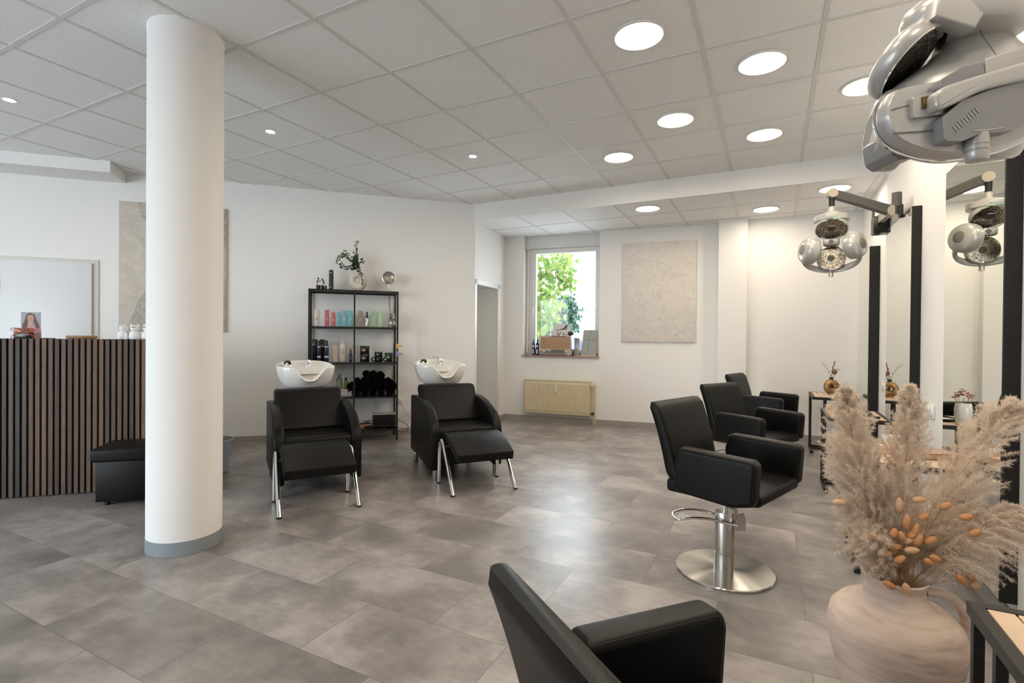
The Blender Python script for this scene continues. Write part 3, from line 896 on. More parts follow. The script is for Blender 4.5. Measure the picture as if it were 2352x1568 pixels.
# ------------------------------------------------------------------ styling tables (local: x to the wall, y along it, origin at the far outer corner)
def make_table(label):
    t = thing('side_table', label, 'table', (0, 0, 0), 0, 'black metal tables with plank tops')
    L, Wd, h = .61, .41, .63
    b = MB()
    for y in (-.0125, -L + .0125): b.box((Wd / 2, y, h - .014), (Wd, .025, .028))
    for x in (.0125, Wd - .0125): b.box((x, -L / 2, h - .0141), (.025, L - .05, .028))
    b.obj('table_frame', black_metal, t, smooth=0)
    b = MB(); n = 7; pw = (Wd - .052) / n
    for k in range(n): b.box((.026 + pw * (k + .5), -L / 2, h - .006), (pw - .004, L - .052, .010), bev=.0015, seg=1)
    b.obj('plank_top', plank_beige, t, smooth=0)
    for x in (.0125, .155):
        for y in (-.03, -.155):
            b = MB(); b.box((x, y, (h - .028 + .028) / 2), (.02, .02, h - .056), bev=.001, seg=1); b.obj('leg', black_metal, t, smooth=0)
    for x in (.0125, .155):
        b = MB(); b.box((x, -.20, .014), (.024, .40, .026), bev=.002, seg=1); ft = b.obj('foot_rail', black_metal, t, smooth=0)
        b = MB(); b.box((x, -.395, .013), (.028, .028, .030), bev=.003, seg=1); b.obj('end_cap', rubber, ft, smooth=0)
    for y in (-.03, -.155):
        b = MB(); b.box((.084, y, .016), (.13, .02, .02)); b.obj('crossbar', black_metal, t, smooth=0)
    return t
tb = make_table('black table with plank top holding the dried-flower gold vase, in the back corner')
tb.location = (.395, 6.77, 0)
dup(tb, (.395, 5.19, 0), 0, 'black table with plank top holding a round black hand mirror')
dup(tb, (.405, 3.60, 0), 0, 'black table with plank top behind the pampas grass, with a copper folder on it')
dup(tb, (.405, 1.505, 0), 0, 'black table with plank top cut off at the picture corner beside the clay jug')

# ------------------------------------------------------------------ shelf against the slanted wall
t = thing('shelf_unit', 'tall black metal shelf with glass shelves between the two wash chairs', 'shelf', W(0, 0), RW)
uL, uR, d0, d1 = 1.965, .972, .02, .362
lv = [1.328, .915, .518, .135]
b = MB()
ps = .020
for u in (uL - ps / 2, uR + ps / 2):
    for d in (d0 + ps / 2, d1 - ps / 2): b.box((u, d, .875), (ps, ps, 1.75))
b.box(((uL + uR) / 2, d1 - ps / 2, .93), (ps * .9, ps * .95, 1.62))
for d in (d0 + ps / 2, d1 - ps / 2): b.box(((uL + uR) / 2, d, 1.74), (uL - uR, ps * .99, ps))
for u in (uL - ps / 2, uR + ps / 2): b.box((u, (d0 + d1) / 2, 1.74), (ps * .98, d1 - d0, ps * .98))
b.obj('shelf_frame', black_metal, t, smooth=0)
for z in lv:
    b = MB()
    for d in (d0 + .009, d1 - .009): b.box(((uL + uR) / 2, d, z - .006), (uL - uR - .02, .018, .018))
    for u in (uL - .012, uR + .012): b.box((u, (d0 + d1) / 2, z - .006), (.016, d1 - d0, .0175))
    rl = b.obj('shelf_rail', black_metal, t, smooth=0)
    b = MB(); b.box(((uL + uR) / 2, (d0 + d1) / 2, z + .0055), (uL - uR - .03, d1 - d0 - .006, .005)); b.obj('glass_shelf', shelf_glass, rl, smooth=0)
b = MB(); b.box(((uL + uR) / 2, (d0 + d1) / 2, 1.7525), (uL - uR - .004, d1 - d0 - .004, .005)); b.obj('glass_top', shelf_glass, t, smooth=0)
SH = [z + .008 for z in lv]; STOP = 1.755

# ------------------------------------------------------------------ reception
t = thing('reception_counter', 'reception counter clad in vertical dark wood slats', 'counter', W(0, 0), RW)
uA, uB, dF, hC = 4.75, 2.72, 1.79, 1.183
b = MB(); b.box(((uA + uB) / 2, dF - .28, hC / 2 - .007), (uA - uB, .484, hC - .034)); b.box(((uA + uB) / 2, dF - .034, hC / 2 + .002), (uA - uB, .008, hC - .006)); b.obj('carcass', black_frame, t, smooth=0)
b = MB(); b.box(((uA + uB) / 2, dF - .28, hC - .0145), (uA - uB + .004, .484, .019), bev=.002, seg=1); b.obj('counter_top', mat('counter_white', (.62, .62, .62), .4), t, smooth=0)
b = MB(); k0 = int(uB / .0397) + 1; k1 = int(uA / .0397)
for k in range(k0, k1): b.box(((k + .5) * .0397, dF - .018, hC / 2 + .004), (.027, .024, hC - .004), bev=.0015, seg=1)
b.obj('slat_panel', slat_mat, t, smooth=0)
t = thing('bench', 'low black leather bench with overhanging seat between counter and column', 'bench', W(0, 0), RW)
b = MB(); b.box((2.99, 2.015, .172), (.50, .315, .285), bev=.006); b.obj('bench_box', leather, t)
b = MB(); b.box((2.99, 2.0, .36), (.56, .375, .095), bev=.018, seg=4); b.obj('seat_pad', leather, t)
for u in (2.80, 3.18):
    for d in (1.89, 2.14):
        b = MB(); b.cyl((u, d, 0), (u, d, .035), .02); b.obj('leg', black_plastic, t)

# waste bin behind the column
t = thing('waste_bin', 'grey translucent waste bin peeking out behind the round column', 'bin', W(2.66, 1.36))
b = MB(); b.lathe([(0, .004), (.098, .004), (.133, .285), (.137, .288), (.137, .294), (.131, .294), (.096, .010), (0, .010)], n=40); b.obj('bucket', mat('bin_grey', (.42, .44, .45), .35), t)
b = MB(); b.lathe([(.134, .281), (.140, .281), (.140, .293), (.134, .2935)], n=40, cap=False); b.obj('rim', mat('bin_rim', (.52, .54, .55), .35), t)
# radiator below the window
t = thing('radiator', 'cream panel radiator below the window', 'radiator', B(0, 0), math.atan2(V_.y, V_.x))
# local x = V_, local y = out of the room (minus M_)
b = MB()
z0, z1, x0, x1 = .118, .598, .358, 1.325
b.box(((x0 + x1) / 2, -.065, (z0 + z1) / 2), (x1 - x0, .058, z1 - z0), bev=.006)
b.obj('panel_core', rad_cream, t)
b = MB(); n = 30; w = (x1 - x0 - .03) / n
for k in range(n):
    xc = x0 + .015 + (k + .5) * w
    b.prism([(-w * .46, 0), (-w * .26, -.009), (w * .26, -.009), (w * .46, 0)], z0 + .045, z1 - .04, M=Matrix.Translation((xc, -.094, 0)))
b.obj('ribbed_front', rad_cream, t, smooth=0)
b = MB(); b.box(((x0 + x1) / 2, -.06, z1 + .006), (x1 - x0 + .016, .085, .012), bev=.003); b.box((x0 - .005, -.06, (z0 + z1) / 2), (.006, .084, z1 - z0 + .012)); b.box((x1 + .005, -.06, (z0 + z1) / 2), (.006, .084, z1 - z0 + .012))
b.obj('casing', rad_cream, t)
b = MB(); b.box((.838, -.112, .49), (.034, .024, .098), bev=.004); hm = b.obj('heat_meter', thermo_white, t)
b = MB(); b.box((.838, -.1245, .515), (.018, .003, .007)); b.obj('display', black_plastic, hm)
b = MB(); b.cyl((1.372, -.055, .56), (1.372, -.125, .56), .026, .024); b.cyl((1.33, -.06, .56), (1.372, -.06, .56), .012); b.obj('thermostat_valve', rad_cream, t)
b = MB()
b.cyl((1.378, -.045, .55), (1.378, -.045, .002), .0085); b.cyl((1.398, -.03, .56), (1.398, -.03, .002), .0085); b.cyl((1.33, -.06, .15), (1.378, -.055, .15), .009)
b.obj('pipe', rad_cream, t)
b = MB(); b.box((1.376, -.05, .15), (.024, .03, .045), bev=.004); b.cyl((1.34, -.06, .15), (1.37, -.06, .15), .013); b.obj('lower_valve', mat('dark_brass', (.09, .075, .05), .4, metal=.6), t)
# pictures
plaster_plain = plaster_material('plaster_plain', False); plaster_comb = plaster_material('plaster_comb', True)
t = thing('relief_picture', 'square-edged pale plaster relief picture right of the window', 'picture', B(2.247, .0, 1.866), math.atan2(V_.y, V_.x))
b = MB(); b.box((0, -.0155, 0), (.978, .027, 1.372), bev=.004); b.obj('canvas', plaster_plain, t)
t = thing('relief_picture', 'beige plaster picture with combed arcs, half hidden behind the round column', 'picture', W(3.36, 0, 1.953), RW)
b = MB(); b.box((0, .0165, 0), (1.02, .031, 1.39), bev=.004); b.obj('canvas', plaster_comb, t)
# sockets
def socket(loc, rz, label):
    t = thing('double_socket', label, 'socket', loc, rz, 'white wall sockets')
    b = MB(); b.box((0, .006, 0), (.152, .010, .082), bev=.003); b.obj('cover_plate', outlet_white, t)
    for s in (-1, 1):
        b = MB(); b.lathe([(.030, .0), (.030, -.004), (.0, -.004)], n=24, M=frame((s * .036, .0135, 0), (1, 0, 0), (0, 0, 1), (0, -1, 0)) , cap=False); b.lathe([(.034, .003), (.034, -.001), (.029, -.002)], n=24, M=frame((s * .036, .0135, 0), (1, 0, 0), (0, 0, 1), (0, -1, 0)), cap=False)
        b.obj('socket_insert', outlet_white, t)
socket((XW, 4.10, .775), PI / 2, 'white double socket on the wall between the two nearer mirrors')
socket((XW2, 5.80, .79), PI / 2, 'white double socket on the wall between the two farther mirrors')
# ------------------------------------------------------------------ products on the shelf
def tubecol(name, hexc): return mat(name, hexc, .38)
c_white = tubecol('tube_white', '#d9d6d0'); c_red = tubecol('tube_rose', '#c4666e'); c_blue = tubecol('tube_blue', '#76b4c3'); c_taupe = tubecol('tube_taupe', '#a08d80'); c_green = tubecol('tube_green', '#9fbf9d'); c_mint = tubecol('tube_mint', '#aad0a6')
c_pearl = tubecol('tube_pearl', '#cbb5a8'); c_cream = tubecol('bottle_cream', '#d8d0c8'); ink = mat('print_ink', (.03, .03, .03), .5); ink_white = mat('print_white', (.75, .75, .75), .5)
navy = mat('bottle_navy', (.012, .022, .075), .25); bottle_black = mat('bottle_black', (.008, .008, .009), .22); red_label = mat('label_red', (.10, .012, .015), .4); green_label = mat('label_green', (.012, .09, .03), .4); gold_line = mat('label_gold', (.35, .22, .08), .4)
silver_bottle = mat('bottle_silver', (.55, .52, .47), .2, metal=.8)

def on_shelf(name, label, cat, u, d, z, group=None, turn=0):
    return thing(name, label, cat, W(u, d, z), RW + turn, group)

def rect_tube(u, d, z, w, h, m, label, capf=.26, taper=.88, turn=0, text=None, group='hair care tubes on the second shelf'):
    t = on_shelf('product_bottle', label, 'bottle', u, d, z, group, turn)
    b = MB()
    def ring(k, zz): return [(x, y, zz) for x, y in rpoly([(-w / 2 * k, -w * .36 * k), (w / 2 * k, -w * .36 * k), (w / 2 * k, w * .36 * k), (-w / 2 * k, w * .36 * k)], w * .16, 3)]
    zs = h * (1 - capf)
    b.loft([ring(.97, 0), ring(1, .004), ring(1 - (1 - taper) * .7, zs)])
    b.obj('bottle_body', m, t)
    b = MB(); b.loft([ring(1 - (1 - taper) * .72, zs + .0012), ring(taper, h - .004), ring(taper * .95, h)]); b.obj('cap', m, t)
    if text:
        b = MB()
        for k in range(3): b.box((.0, w * .352, h * (.30 + .045 * k) + .02), (w * (.5 - .1 * k), .001, .003))
        b.obj('label_print', ink if text == 'dark' else ink_white, t, smooth=0)
    return t
z2 = SH[0] + .001
rect_tube(1.880, .22, z2, .054, .190, c_white, 'white tube bottle at the left end of the second shelf', text='dark', capf=.2, taper=.95)
rect_tube(1.771, .22, z2, .051, .190, c_red, 'tall rose red tube bottle beside a shorter rose one', text='w')
rect_tube(1.701, .22, z2, .047, .164, c_red, 'short rose red tube bottle next to a short blue one', text='w', capf=.32)
rect_tube(1.646, .22, z2, .047, .164, c_blue, 'short light blue tube bottle next to the short rose one', text='w', capf=.32)
rect_tube(1.577, .22, z2, .053, .187, c_blue, 'tall light blue tube bottle between the short blue one and another tall one', text='w')
rect_tube(1.513, .22, z2, .054, .190, c_blue, 'tall light blue tube bottle touching the middle post of the shelf', text='w')
rect_tube(1.399, .22, z2, .051, .190, c_taupe, 'taupe tube bottle just right of the middle shelf post', text='w')
rect_tube(1.247, .22, z2, .058, .192, c_green, 'sage green tube bottle right of the black-capped spray bottle', text='w')
rect_tube(1.170, .22, z2, .052, .187, c_mint, 'pale mint green tube bottle at the right of the sage green one', text='w')

def spray_bottle(u, d, z, r, h, body, cap, label, neck=.62, nozzle=True, bands=(), cat='bottle', square=False):
    t = on_shelf('spray_bottle', label, cat, u, d, z)
    b = MB(); hb = h * neck
    if square:
        b.box((0, 0, hb / 2), (2 * r, 1.5 * r, hb), bev=.004)
    else:
        b.lathe([(0, 0), (r * .95, 0), (r, .004), (r, hb - .010), (r * .72, hb), (0, hb)], n=24)
    b.obj('bottle_body', body, t)
    b = MB(); b.lathe([(r * .5, hb + .0005), (r * .55, hb + .012), (r * .38, hb + .016), (r * .36, h - .02), (r * .42, h - .012), (r * .3, h), (0, h)], n=18)
    if nozzle: b.box((-.0, r * .4, h - .010), (r * .5, r * .9, .010), bev=.002)
    b.obj('pump_head', cap, t)
    for z_, hh, m in bands:
        b = MB()
        if square: b.box((0, r * .755, z_), (1.2 * r, .001, hh))
        else: b.lathe([(r * 1.004, z_ - hh / 2), (r * 1.004, z_ + hh / 2)], n=24, a0=R(35), a1=R(145), cap=False)
        b.obj('label_print', m, t)
    return t
spray_bottle(1.324, .22, z2, .026, .177, silver_bottle, black_plastic, 'silver bottle with black spray head between taupe and sage tubes', bands=[(.085, .026, ink_white)])
spray_bottle(1.053, .23, z2, .027, .160, clear_plastic, clear_plastic, 'clear square spray bottle near the right shelf post', square=True, bands=[(.05, .03, ink_white)])
spray_bottle(1.008, .20, z2, .019, .162, clear_plastic, c_cream, 'slim clear spray bottle with white nozzle against the right shelf post', square=True, bands=[(.05, .05, ink_white)])
z3 = SH[1] + .001
def can(u, d, r, h, m, capm, label, bands=(), capf=.22, shoulder=True, z=None, name='hair_spray_can'):
    t = on_shelf(name, label, 'bottle', u, d, z3 if z is None else z, 'dark styling bottles')
    hs = h * (1 - capf)
    b = MB(); b.lathe([(0, 0), (r * .96, 0), (r, .004), (r, hs - .02), (r * .8, hs), (0, hs)] if shoulder else [(0, 0), (r * .96, 0), (r, .004), (r, hs), (0, hs)], n=24); b.obj('can_body', m, t)
    b = MB(); rc = r * (.66 if shoulder else .98); b.lathe([(rc, hs + .0005), (rc, h - .006), (rc * .9, h), (0, h)], n=22); b.obj('cap', capm, t)
    for z_, hh, mm in bands:
        b = MB(); b.lathe([(r * 1.004, z_ - hh / 2), (r * 1.004, z_ + hh / 2)], n=24, a0=R(30), a1=R(150), cap=False); b.obj('label_print', mm, t)
    return t
can(1.905, .21, .031, .262, bottle_black, bottle_black, 'tall black spray can with gold line at the left end of the third shelf', [(.20, .006, gold_line)], shoulder=False, capf=.3)
can(1.855, .25, .022, .250, navy, bottle_black, 'slim navy bottle with silver label in front of the taller black cans', [(.175, .016, silver_bottle), (.06, .02, MATS['print_white'])])
can(1.822, .17, .026, .262, bottle_black, bottle_black, 'black can standing behind the two navy bottles', [(.18, .02, silver_bottle)], shoulder=False, capf=.3)
can(1.775, .24, .026, .250, navy, bottle_black, 'wider navy bottle with silver label at the right of the dark cans', [(.175, .018, silver_bottle), (.06, .02, MATS['print_white'])])
rect_tube(1.680, .22, z3, .059, .192, c_pearl, 'pearly pink tube bottle beside the white pump bottle', capf=.2, taper=.92, group='hair care tubes on the third shelf')
t = on_shelf('pump_bottle', 'large white pump bottle on the third shelf', 'bottle', 1.593, .21, z3)
b = MB(); b.lathe([(0, 0), (.037, 0), (.041, .005), (.041, .195), (.036, .212), (.016, .222), (0, .222)], n=32); bb = b.obj('bottle_body', c_cream, t)
b = MB(); b.lathe([(.017, .2225), (.017, .240), (.008, .248), (.006, .285), (.010, .287), (.010, .293), (0, .294)], n=20); b.box((-.022, 0, .289), (.045, .010, .007), bev=.002); b.obj('pump_head', c_cream, t)
b = MB()
for k in range(3): b.box((0, .0408, .145 - .018 * k), (.03 - .006 * k, .0015, .004))
b.box((0, .0408, .095), (.024, .0015, .005)); b.obj('label_print', ink, t, smooth=0)
spray_bottle(1.507, .25, z3, .0195, .143, navy, black_plastic, 'small dark blue spray bottle just left of the middle post', bands=[(.04, .02, mat('label_blue', (.05, .12, .25), .4))])
def jar(u, d, z, r, h, lab, label, turn=0):
    t = on_shelf('cream_jar', label, 'jar', u, d, z, 'black cream jars')
    b = MB(); b.lathe([(0, 0), (r * .95, 0), (r, .004), (r, h * .60), (0, h * .60)], n=32); b.obj('jar_body', bottle_black, t)
    b = MB(); b.lathe([(r * 1.02, h * .605), (r * 1.02, h - .004), (r * .98, h), (0, h)], n=32); b.obj('lid', bottle_black, t)
    if lab:
        Ml = frame((r * .28, r * .965, h * .5), (1, -.29, 0), (0, 0, 1), (.29, 1, 0))
        b = MB(); b.lathe([(0, .003), (h * .30, .002)], n=28, M=Ml, cap=False); ll = b.obj('label_disc', lab, t, smooth=0)
        b = MB(); b.box((0, -.002, .004), (h * .34, h * .10, .0012), M=Ml); b.obj('label_print', ink_white, ll, smooth=0)
    return t
jar(1.347, .22, z3, .053, .093, red_label, 'black jar with red label under another of the same kind')
jar(1.347, .22, z3 + .0935, .053, .093, red_label, 'black jar with red label stacked on top of its twin')
jar(1.188, .22, z3, .045, .056, green_label, 'flat black jar with green lettering under an identical jar')
jar(1.188, .22, z3 + .0565, .045, .058, green_label, 'flat black jar with green lettering on top of an identical jar')
jar(1.068, .20, z3, .047, .105, green_label, 'black jar with green label near the right shelf post')
for u, lb in ((1.252, 'small round tin on edge left of the green lettered jars'), (1.117, 'small round tin on edge right of the green lettered jars')):
    t = on_shelf('round_tin', lb, 'tin', u, .305, z3 + .029, 'small round tins on the third shelf')
    b = MB(); b.lathe([(0, -.014), (.026, -.014), (.029, -.010), (.029, .010), (.026, .014), (0, .014)], n=28, M=frame((0, 0, 0), (1, 0, 0), (0, 0, 1), (0, 1, 0))); b.obj('tin_body', bottle_black, t)
    b = MB(); b.box((.0, .0152, .0), (.024, .0012, .022)); b.obj('label_print', silver_bottle, t, smooth=0)
z4 = SH[2] + .001
t = on_shelf('carton', 'white flat carton with a red square under the green bottles', 'box', 1.568, .20, z4)
b = MB(); b.box((0, 0, .036), (.165, .13, .072), bev=.002, seg=1); b.obj('carton_body', mat('carton_white', (.68, .66, .66), .55), t)
b = MB(); b.box((-.040, .0655, .055), (.022, .001, .026)); b.obj('red_square', mat('carton_red', (.5, .02, .02), .5), t, smooth=0)
b = MB(); b.box((.035, .0655, .058), (.07, .001, .005)); b.box((.01, .0655, .02), (.02, .001, .012)); b.box((-.03, .0655, .02), (.012, .001, .012)); b.obj('label_print', mat('print_grey', (.22, .2, .2), .5), t, smooth=0)
liquid_green = mat('liquid_green', (.42, .62, .06), .2); liquid_pale = mat('liquid_pale_green', (.62, .75, .48), .25)
for u, r, h, lf, liq, capm, cl, lb in ((1.632, .033, .178, .50, liquid_pale, clear_plastic, clear_plastic, 'clear pump bottle half full of pale green liquid'), (1.558, .023, .136, .55, liquid_green, bottle_black, clear_plastic, 'small bottle of bright green liquid with a black cap')):
    t = on_shelf('liquid_bottle', lb, 'bottle', u, .19, z4 + .0735)
    b = MB(); b.lathe([(0, 0), (r, .001), (r, h * .66), (r * .5, h * .74), (r * .45, h * .78)], n=26, cap=False); b.obj('bottle_body', cl, t)
    b = MB(); b.lathe([(0, .002), (r * .95, .002), (r * .95, h * lf), (0, h * lf)], n=26); b.obj('liquid', liq, t)
    b = MB(); b.lathe([(r * .62, h * .76), (r * .62, h * .96), (r * .5, h), (0, h)], n=20); b.obj('cap', capm, t)
# rolled black towels
towel = mat('towel_black', (.0045, .0040, .0045), .95, spec=.1, bump=1.0, bscale=260)
towel_trim = mat('towel_fold', (.012, .006, .012), .9, spec=.1)
tw0 = None
def towel_roll(u, d, z, r, turn, label, L=.28):
    global tw0
    if tw0 is None:
        t = on_shelf('rolled_towel', label, 'towel', 0, 0, 0, 'rolled black towels on the fourth shelf')
        b = MB(); n = 40; rings = []
        for y in (-.5, -.46, 0, .46, .5):
            k = .93 if abs(y) > .48 else 1.0
            rings.append([(k * (1 + .05 * math.sin(5 * a) + .03 * math.sin(9 * a + y * 4)) * math.cos(a), y, k * (1 + .05 * math.sin(5 * a) + .03 * math.sin(9 * a + y * 4)) * math.sin(a)) for a in [2 * PI * i / n for i in range(n)]])
        b.loft(rings); b.obj('roll', towel, t, smooth=60)
        b = MB(); b.tube([((.1 + .78 * i / 60) * math.cos(i * .32), .505, (.1 + .78 * i / 60) * math.sin(i * .32)) for i in range(61)], .035, n=6); b.obj('spiral_fold', towel_trim, t)
        tw0 = t; o = t
    else:
        o = dup(tw0, (0, 0, 0), label=label)
    o.location = W(u, d, z); o.rotation_euler = (0, 0, RW + turn)
    o.scale = (r, L, r)
rolls = [(1.440, 0, 'bottom row, left end'), (1.345, 0, 'bottom row, second from the left'), (1.250, 0, 'bottom row, middle of the pile'), (1.155, 0, 'bottom row, second from the right post'), (1.055, 0, 'bottom row, against the right post'),
    (1.495, 1, 'second layer, overhanging towards the carton'), (1.395, 1, 'second layer, second from the left'), (1.298, 1, 'second layer, left of middle'), (1.203, 1, 'second layer, right of middle'), (1.108, 1, 'second layer, second from the right post'), (1.02, 1, 'second layer, touching the right post'),
    (1.425, 2, 'third layer, left end'), (1.335, 2, 'third layer, second from the left'), (1.245, 2, 'third layer, middle'), (1.155, 2, 'third layer, second from the right post'), (1.065, 2, 'third layer, right end'),
    (1.318, 3, 'top of the pile, left'), (1.235, 3, 'top of the pile, middle'), (1.160, 2.75, 'top of the pile, lower right')]
for u, l, nm in rolls:
    towel_roll(u, .195 + random.uniform(-.02, .012), z4 + .044 + l * .066 + random.uniform(-.004, .003) - (.02 if l == 2 and (u > 1.4 or u < 1.1) else 0), random.uniform(.040, .045), random.uniform(-.06, .06), 'rolled black towel in the ' + nm if not nm.startswith('top') else 'rolled black towel on ' + nm)
# bottom shelf
z5 = SH[3] + .001
t = on_shelf('loudspeaker', 'dark fabric loudspeaker with silver top edge on the lowest shelf', 'speaker', 1.115, .17, z5)
b = MB(); b.box((0, 0, .070), (.262, .13, .140), bev=.012); b.obj('fabric_body', mat('speaker_cloth', (.010, .008, .012), .85, bump=.3, bscale=900), t)
b = MB(); b.box((0, 0, .147), (.266, .134, .014), bev=.005); b.obj('top_edge', silver, t)
b = MB(); b.box((.0, .0655, .016), (.034, .001, .005)); b.obj('badge', silver, t, smooth=0)
t = on_shelf('clip_tray', 'copper coloured tray heaped with hair clips on the lowest shelf', 'tray', 1.345, .22, z5)
cop = mat('copper_tray', (.42, .20, .12), .45)
b = MB(); b.box((0, 0, .003), (.16, .12, .006)); 
for s in (-1, 1): b.box((0, s * .058, .022), (.16, .004, .044)); b.box((s * .078, 0, .022), (.004, .12, .044))
b.obj('tray', cop, t, smooth=0)
clip_m = [mat('clip_dark', (.02, .018, .016), .3), mat('clip_silver', (.55, .53, .5), .2, metal=1)]
for i in range(16):
    c = on_shelf('hair_clip', 'long metal hair clip in the heap on the copper tray', 'hair clip', 1.345 + random.uniform(-.055, .055), .22 + random.uniform(-.04, .04), z5 + .030 + i * .0028, 'hair clips on the copper tray', random.uniform(0, 6))
    if i % 2 == 0: c['label'] = 'black hair clip in the heap on the copper tray'
    c.rotation_euler.x = random.uniform(-.25, .25)
    b = MB()
    b.prism(rpoly([(-.045, -.004), (.04, -.007), (.05, 0), (.04, .007), (-.045, .004)], .003, 2), -.0015, .0015); b.prism([(-.045, -.003), (.03, -.002), (.03, .002), (-.045, .003)], .004, .006)
    b.cyl((-.04, -.006, .003), (-.04, .006, .003), .003, n=8)
    b.obj('clip_blade', clip_m[i % 2], c)
for i, (u, d, tu, lb) in enumerate([(1.19, .30, .12, 'black round hair brush in front of the loudspeaker'), (1.10, .315, -.10, 'black paddle hair brush at the right in front of the loudspeaker'), (1.27, .31, .3, 'black hair brush between clip tray and loudspeaker')]):
    t = on_shelf('hair_brush', lb, 'hair brush', u, d, z5 + .021, 'hair brushes on the lowest shelf', tu)
    b = MB(); b.tube([(-.10, 0, 0), (-.02, 0, 0), (-.01, 0, 0)], .009, n=10, radii=[.007, .010, .008]); b.obj('handle', black_plastic, t)
    b = MB(); b.cyl((-.008, 0, 0), (.085, 0, 0), .012); 
    for k in range(12):
        for a in range(10):
            an = 2 * PI * a / 10 + .3 * (k % 2); b.box((-.002 + k * .007, .016 * math.cos(an), .016 * math.sin(an)), (.0012, .0012, .0012)); b.tube([(-.002 + k * .007, .011 * math.cos(an), .011 * math.sin(an)), (-.002 + k * .007, .020 * math.cos(an), .020 * math.sin(an))], .0007, n=4)
    b.obj('bristle_head', black_plastic, t)
# clips on the right shelf post
for z, m, lb in ((1.110, mat('clip_yellow', '#d8ad4e', .5), 'yellow plastic clip on the right shelf post'), (1.020, mat('clip_violet', '#8f7fc4', .5), 'violet plastic clip on the right shelf post below the yellow one')):
    t = on_shelf('plastic_clip', lb, 'clip', .971, .352, z, 'plastic clips on the shelf post')
    b = MB(); b.box((.012, .013, 0), (.03, .004, .060), bev=.0015); b.box((-.028, .013, 0), (.04, .004, .022), bev=.0015); b.obj('clip_body', m, t)
# cable of the lamp on the shelf and the cables at the socket
t = tag(MB().tube(smooth_path([W(1.065, .15, 1.752), W(1.055, .02, 1.74), W(1.05, .012, 1.62), W(1.038, .016, 1.50), W(1.00, .012, 1.33), W(.985, .010, 1.20), W(.999, .010, 1.05), W(.992, .012, .9), W(1.0, .010, .7), W(.985, .012, .45)], 8), .003, n=6).obj('lamp_cable', black_plastic), 'black lamp cable hanging down behind the right shelf post', 'cable')
t = tag(MB().tube(smooth_path([W(.91, .03, .41), W(.90, .06, .38), W(.86, .05, .30), W(.80, .06, .22), W(.84, .10, .12), W(.93, .12, .10), W(.96, .1, .16), W(.88, .08, .24), W(.72, .06, .30), W(.6, .05, .33)], 8), .0035, n=6).obj('power_cable', mat('cable_beige', (.55, .5, .43), .5)), 'pale power cable looping from the socket beside the shelf', 'cable')
t = tag(MB().tube(smooth_path([W(1.0, .10, .17), W(.93, .12, .19), W(.84, .13, .14), W(.83, .13, .07), W(.92, .13, .05), W(.96, .12, .1), W(.86, .12, .09), W(.74, .10, .12), W(.68, .08, .22)], 8), .003, n=6).obj('speaker_cable', black_plastic), 'black speaker cable curling out beside the shelf foot', 'cable')
t = thing('wall_socket', 'small white socket with plug on the slanted wall beside the shelf', 'socket', W(.905, 0, .425), RW)
b = MB(); b.box((0, .006, 0), (.075, .012, .08), bev=.003); b.obj('cover_plate', outlet_white, t)
b = MB(); b.cyl((0, .012, 0), (0, .055, -.004), .019); b.obj('plug', outlet_white, t)

# ------------------------------------------------------------------ on top of the shelf
b = MB(); t = on_shelf('hairspray_can', 'tall matt black spray can on top of the shelf', 'bottle', 1.729, .18, STOP + .001)
b.lathe([(0, 0), (.0245, 0), (.0255, .004), (.0255, .228), (.021, .238), (0, .238)], n=28); b.obj('can_body', mat('matt_black_can', (.018, .018, .02), .4), t)
b = MB(); b.lathe([(.013, .2385), (.013, .249), (.006, .252), (.006, .262), (0, .262)], n=18); b.obj('nozzle', ink_white, t)
b = MB(); b.box((.006, .0253, .205), (.026, .002, .005)); b.box((.006, .0253, .035), (.03, .002, .003)); b.obj('label_print', ink_white, t, smooth=0)
t = on_shelf('candle_holder', 'branching dark metal tea light holder at the left end of the shelf top', 'candle holder', 1.833, .18, STOP + .001)
rust = mat('holder_bronze', (.10, .075, .055), .5, metal=.6); glassb = glass('smoke_glass', (.55, .47, .40), 1.2)
b = MB()
for (x, zz, hh) in ((.040, 0, .056), (.0, 0, .056), (-.038, 0, .05)): b.lathe([(.019, .001), (.021, hh), (.0185, hh), (.0165, .004), (0, .004)], n=20, M=Matrix.Translation((x, 0, zz)), cap=False)
b.obj('glass_cup', glassb, t)
b = MB()
tw = [[(.045, .018, 0), (.048, .02, .08), (.038, .018, .135)], [(.038, .018, .135), (.02, .02, .105), (.0, .022, .112), (-.015, .02, .12)], [(-.005, .02, 0), (-.01, .024, .05), (-.022, .022, .09), (-.008, .02, .125)], [(-.022, .022, .09), (-.04, .02, .06), (-.03, .02, .0)], [(.045, .02, .09), (.02, .02, .1)]]
for p in tw: b.tube(smooth_path(p, 5), .0032, n=6)
for p in ((.038, .018, .135), (.045, .02, .10), (-.022, .022, .09), (-.008, .02, .125), (.048, .02, .05), (-.02, .02, .105)): b.sphere(p, .010, u=10, v=6)
b.obj('twig_frame', rust, t)
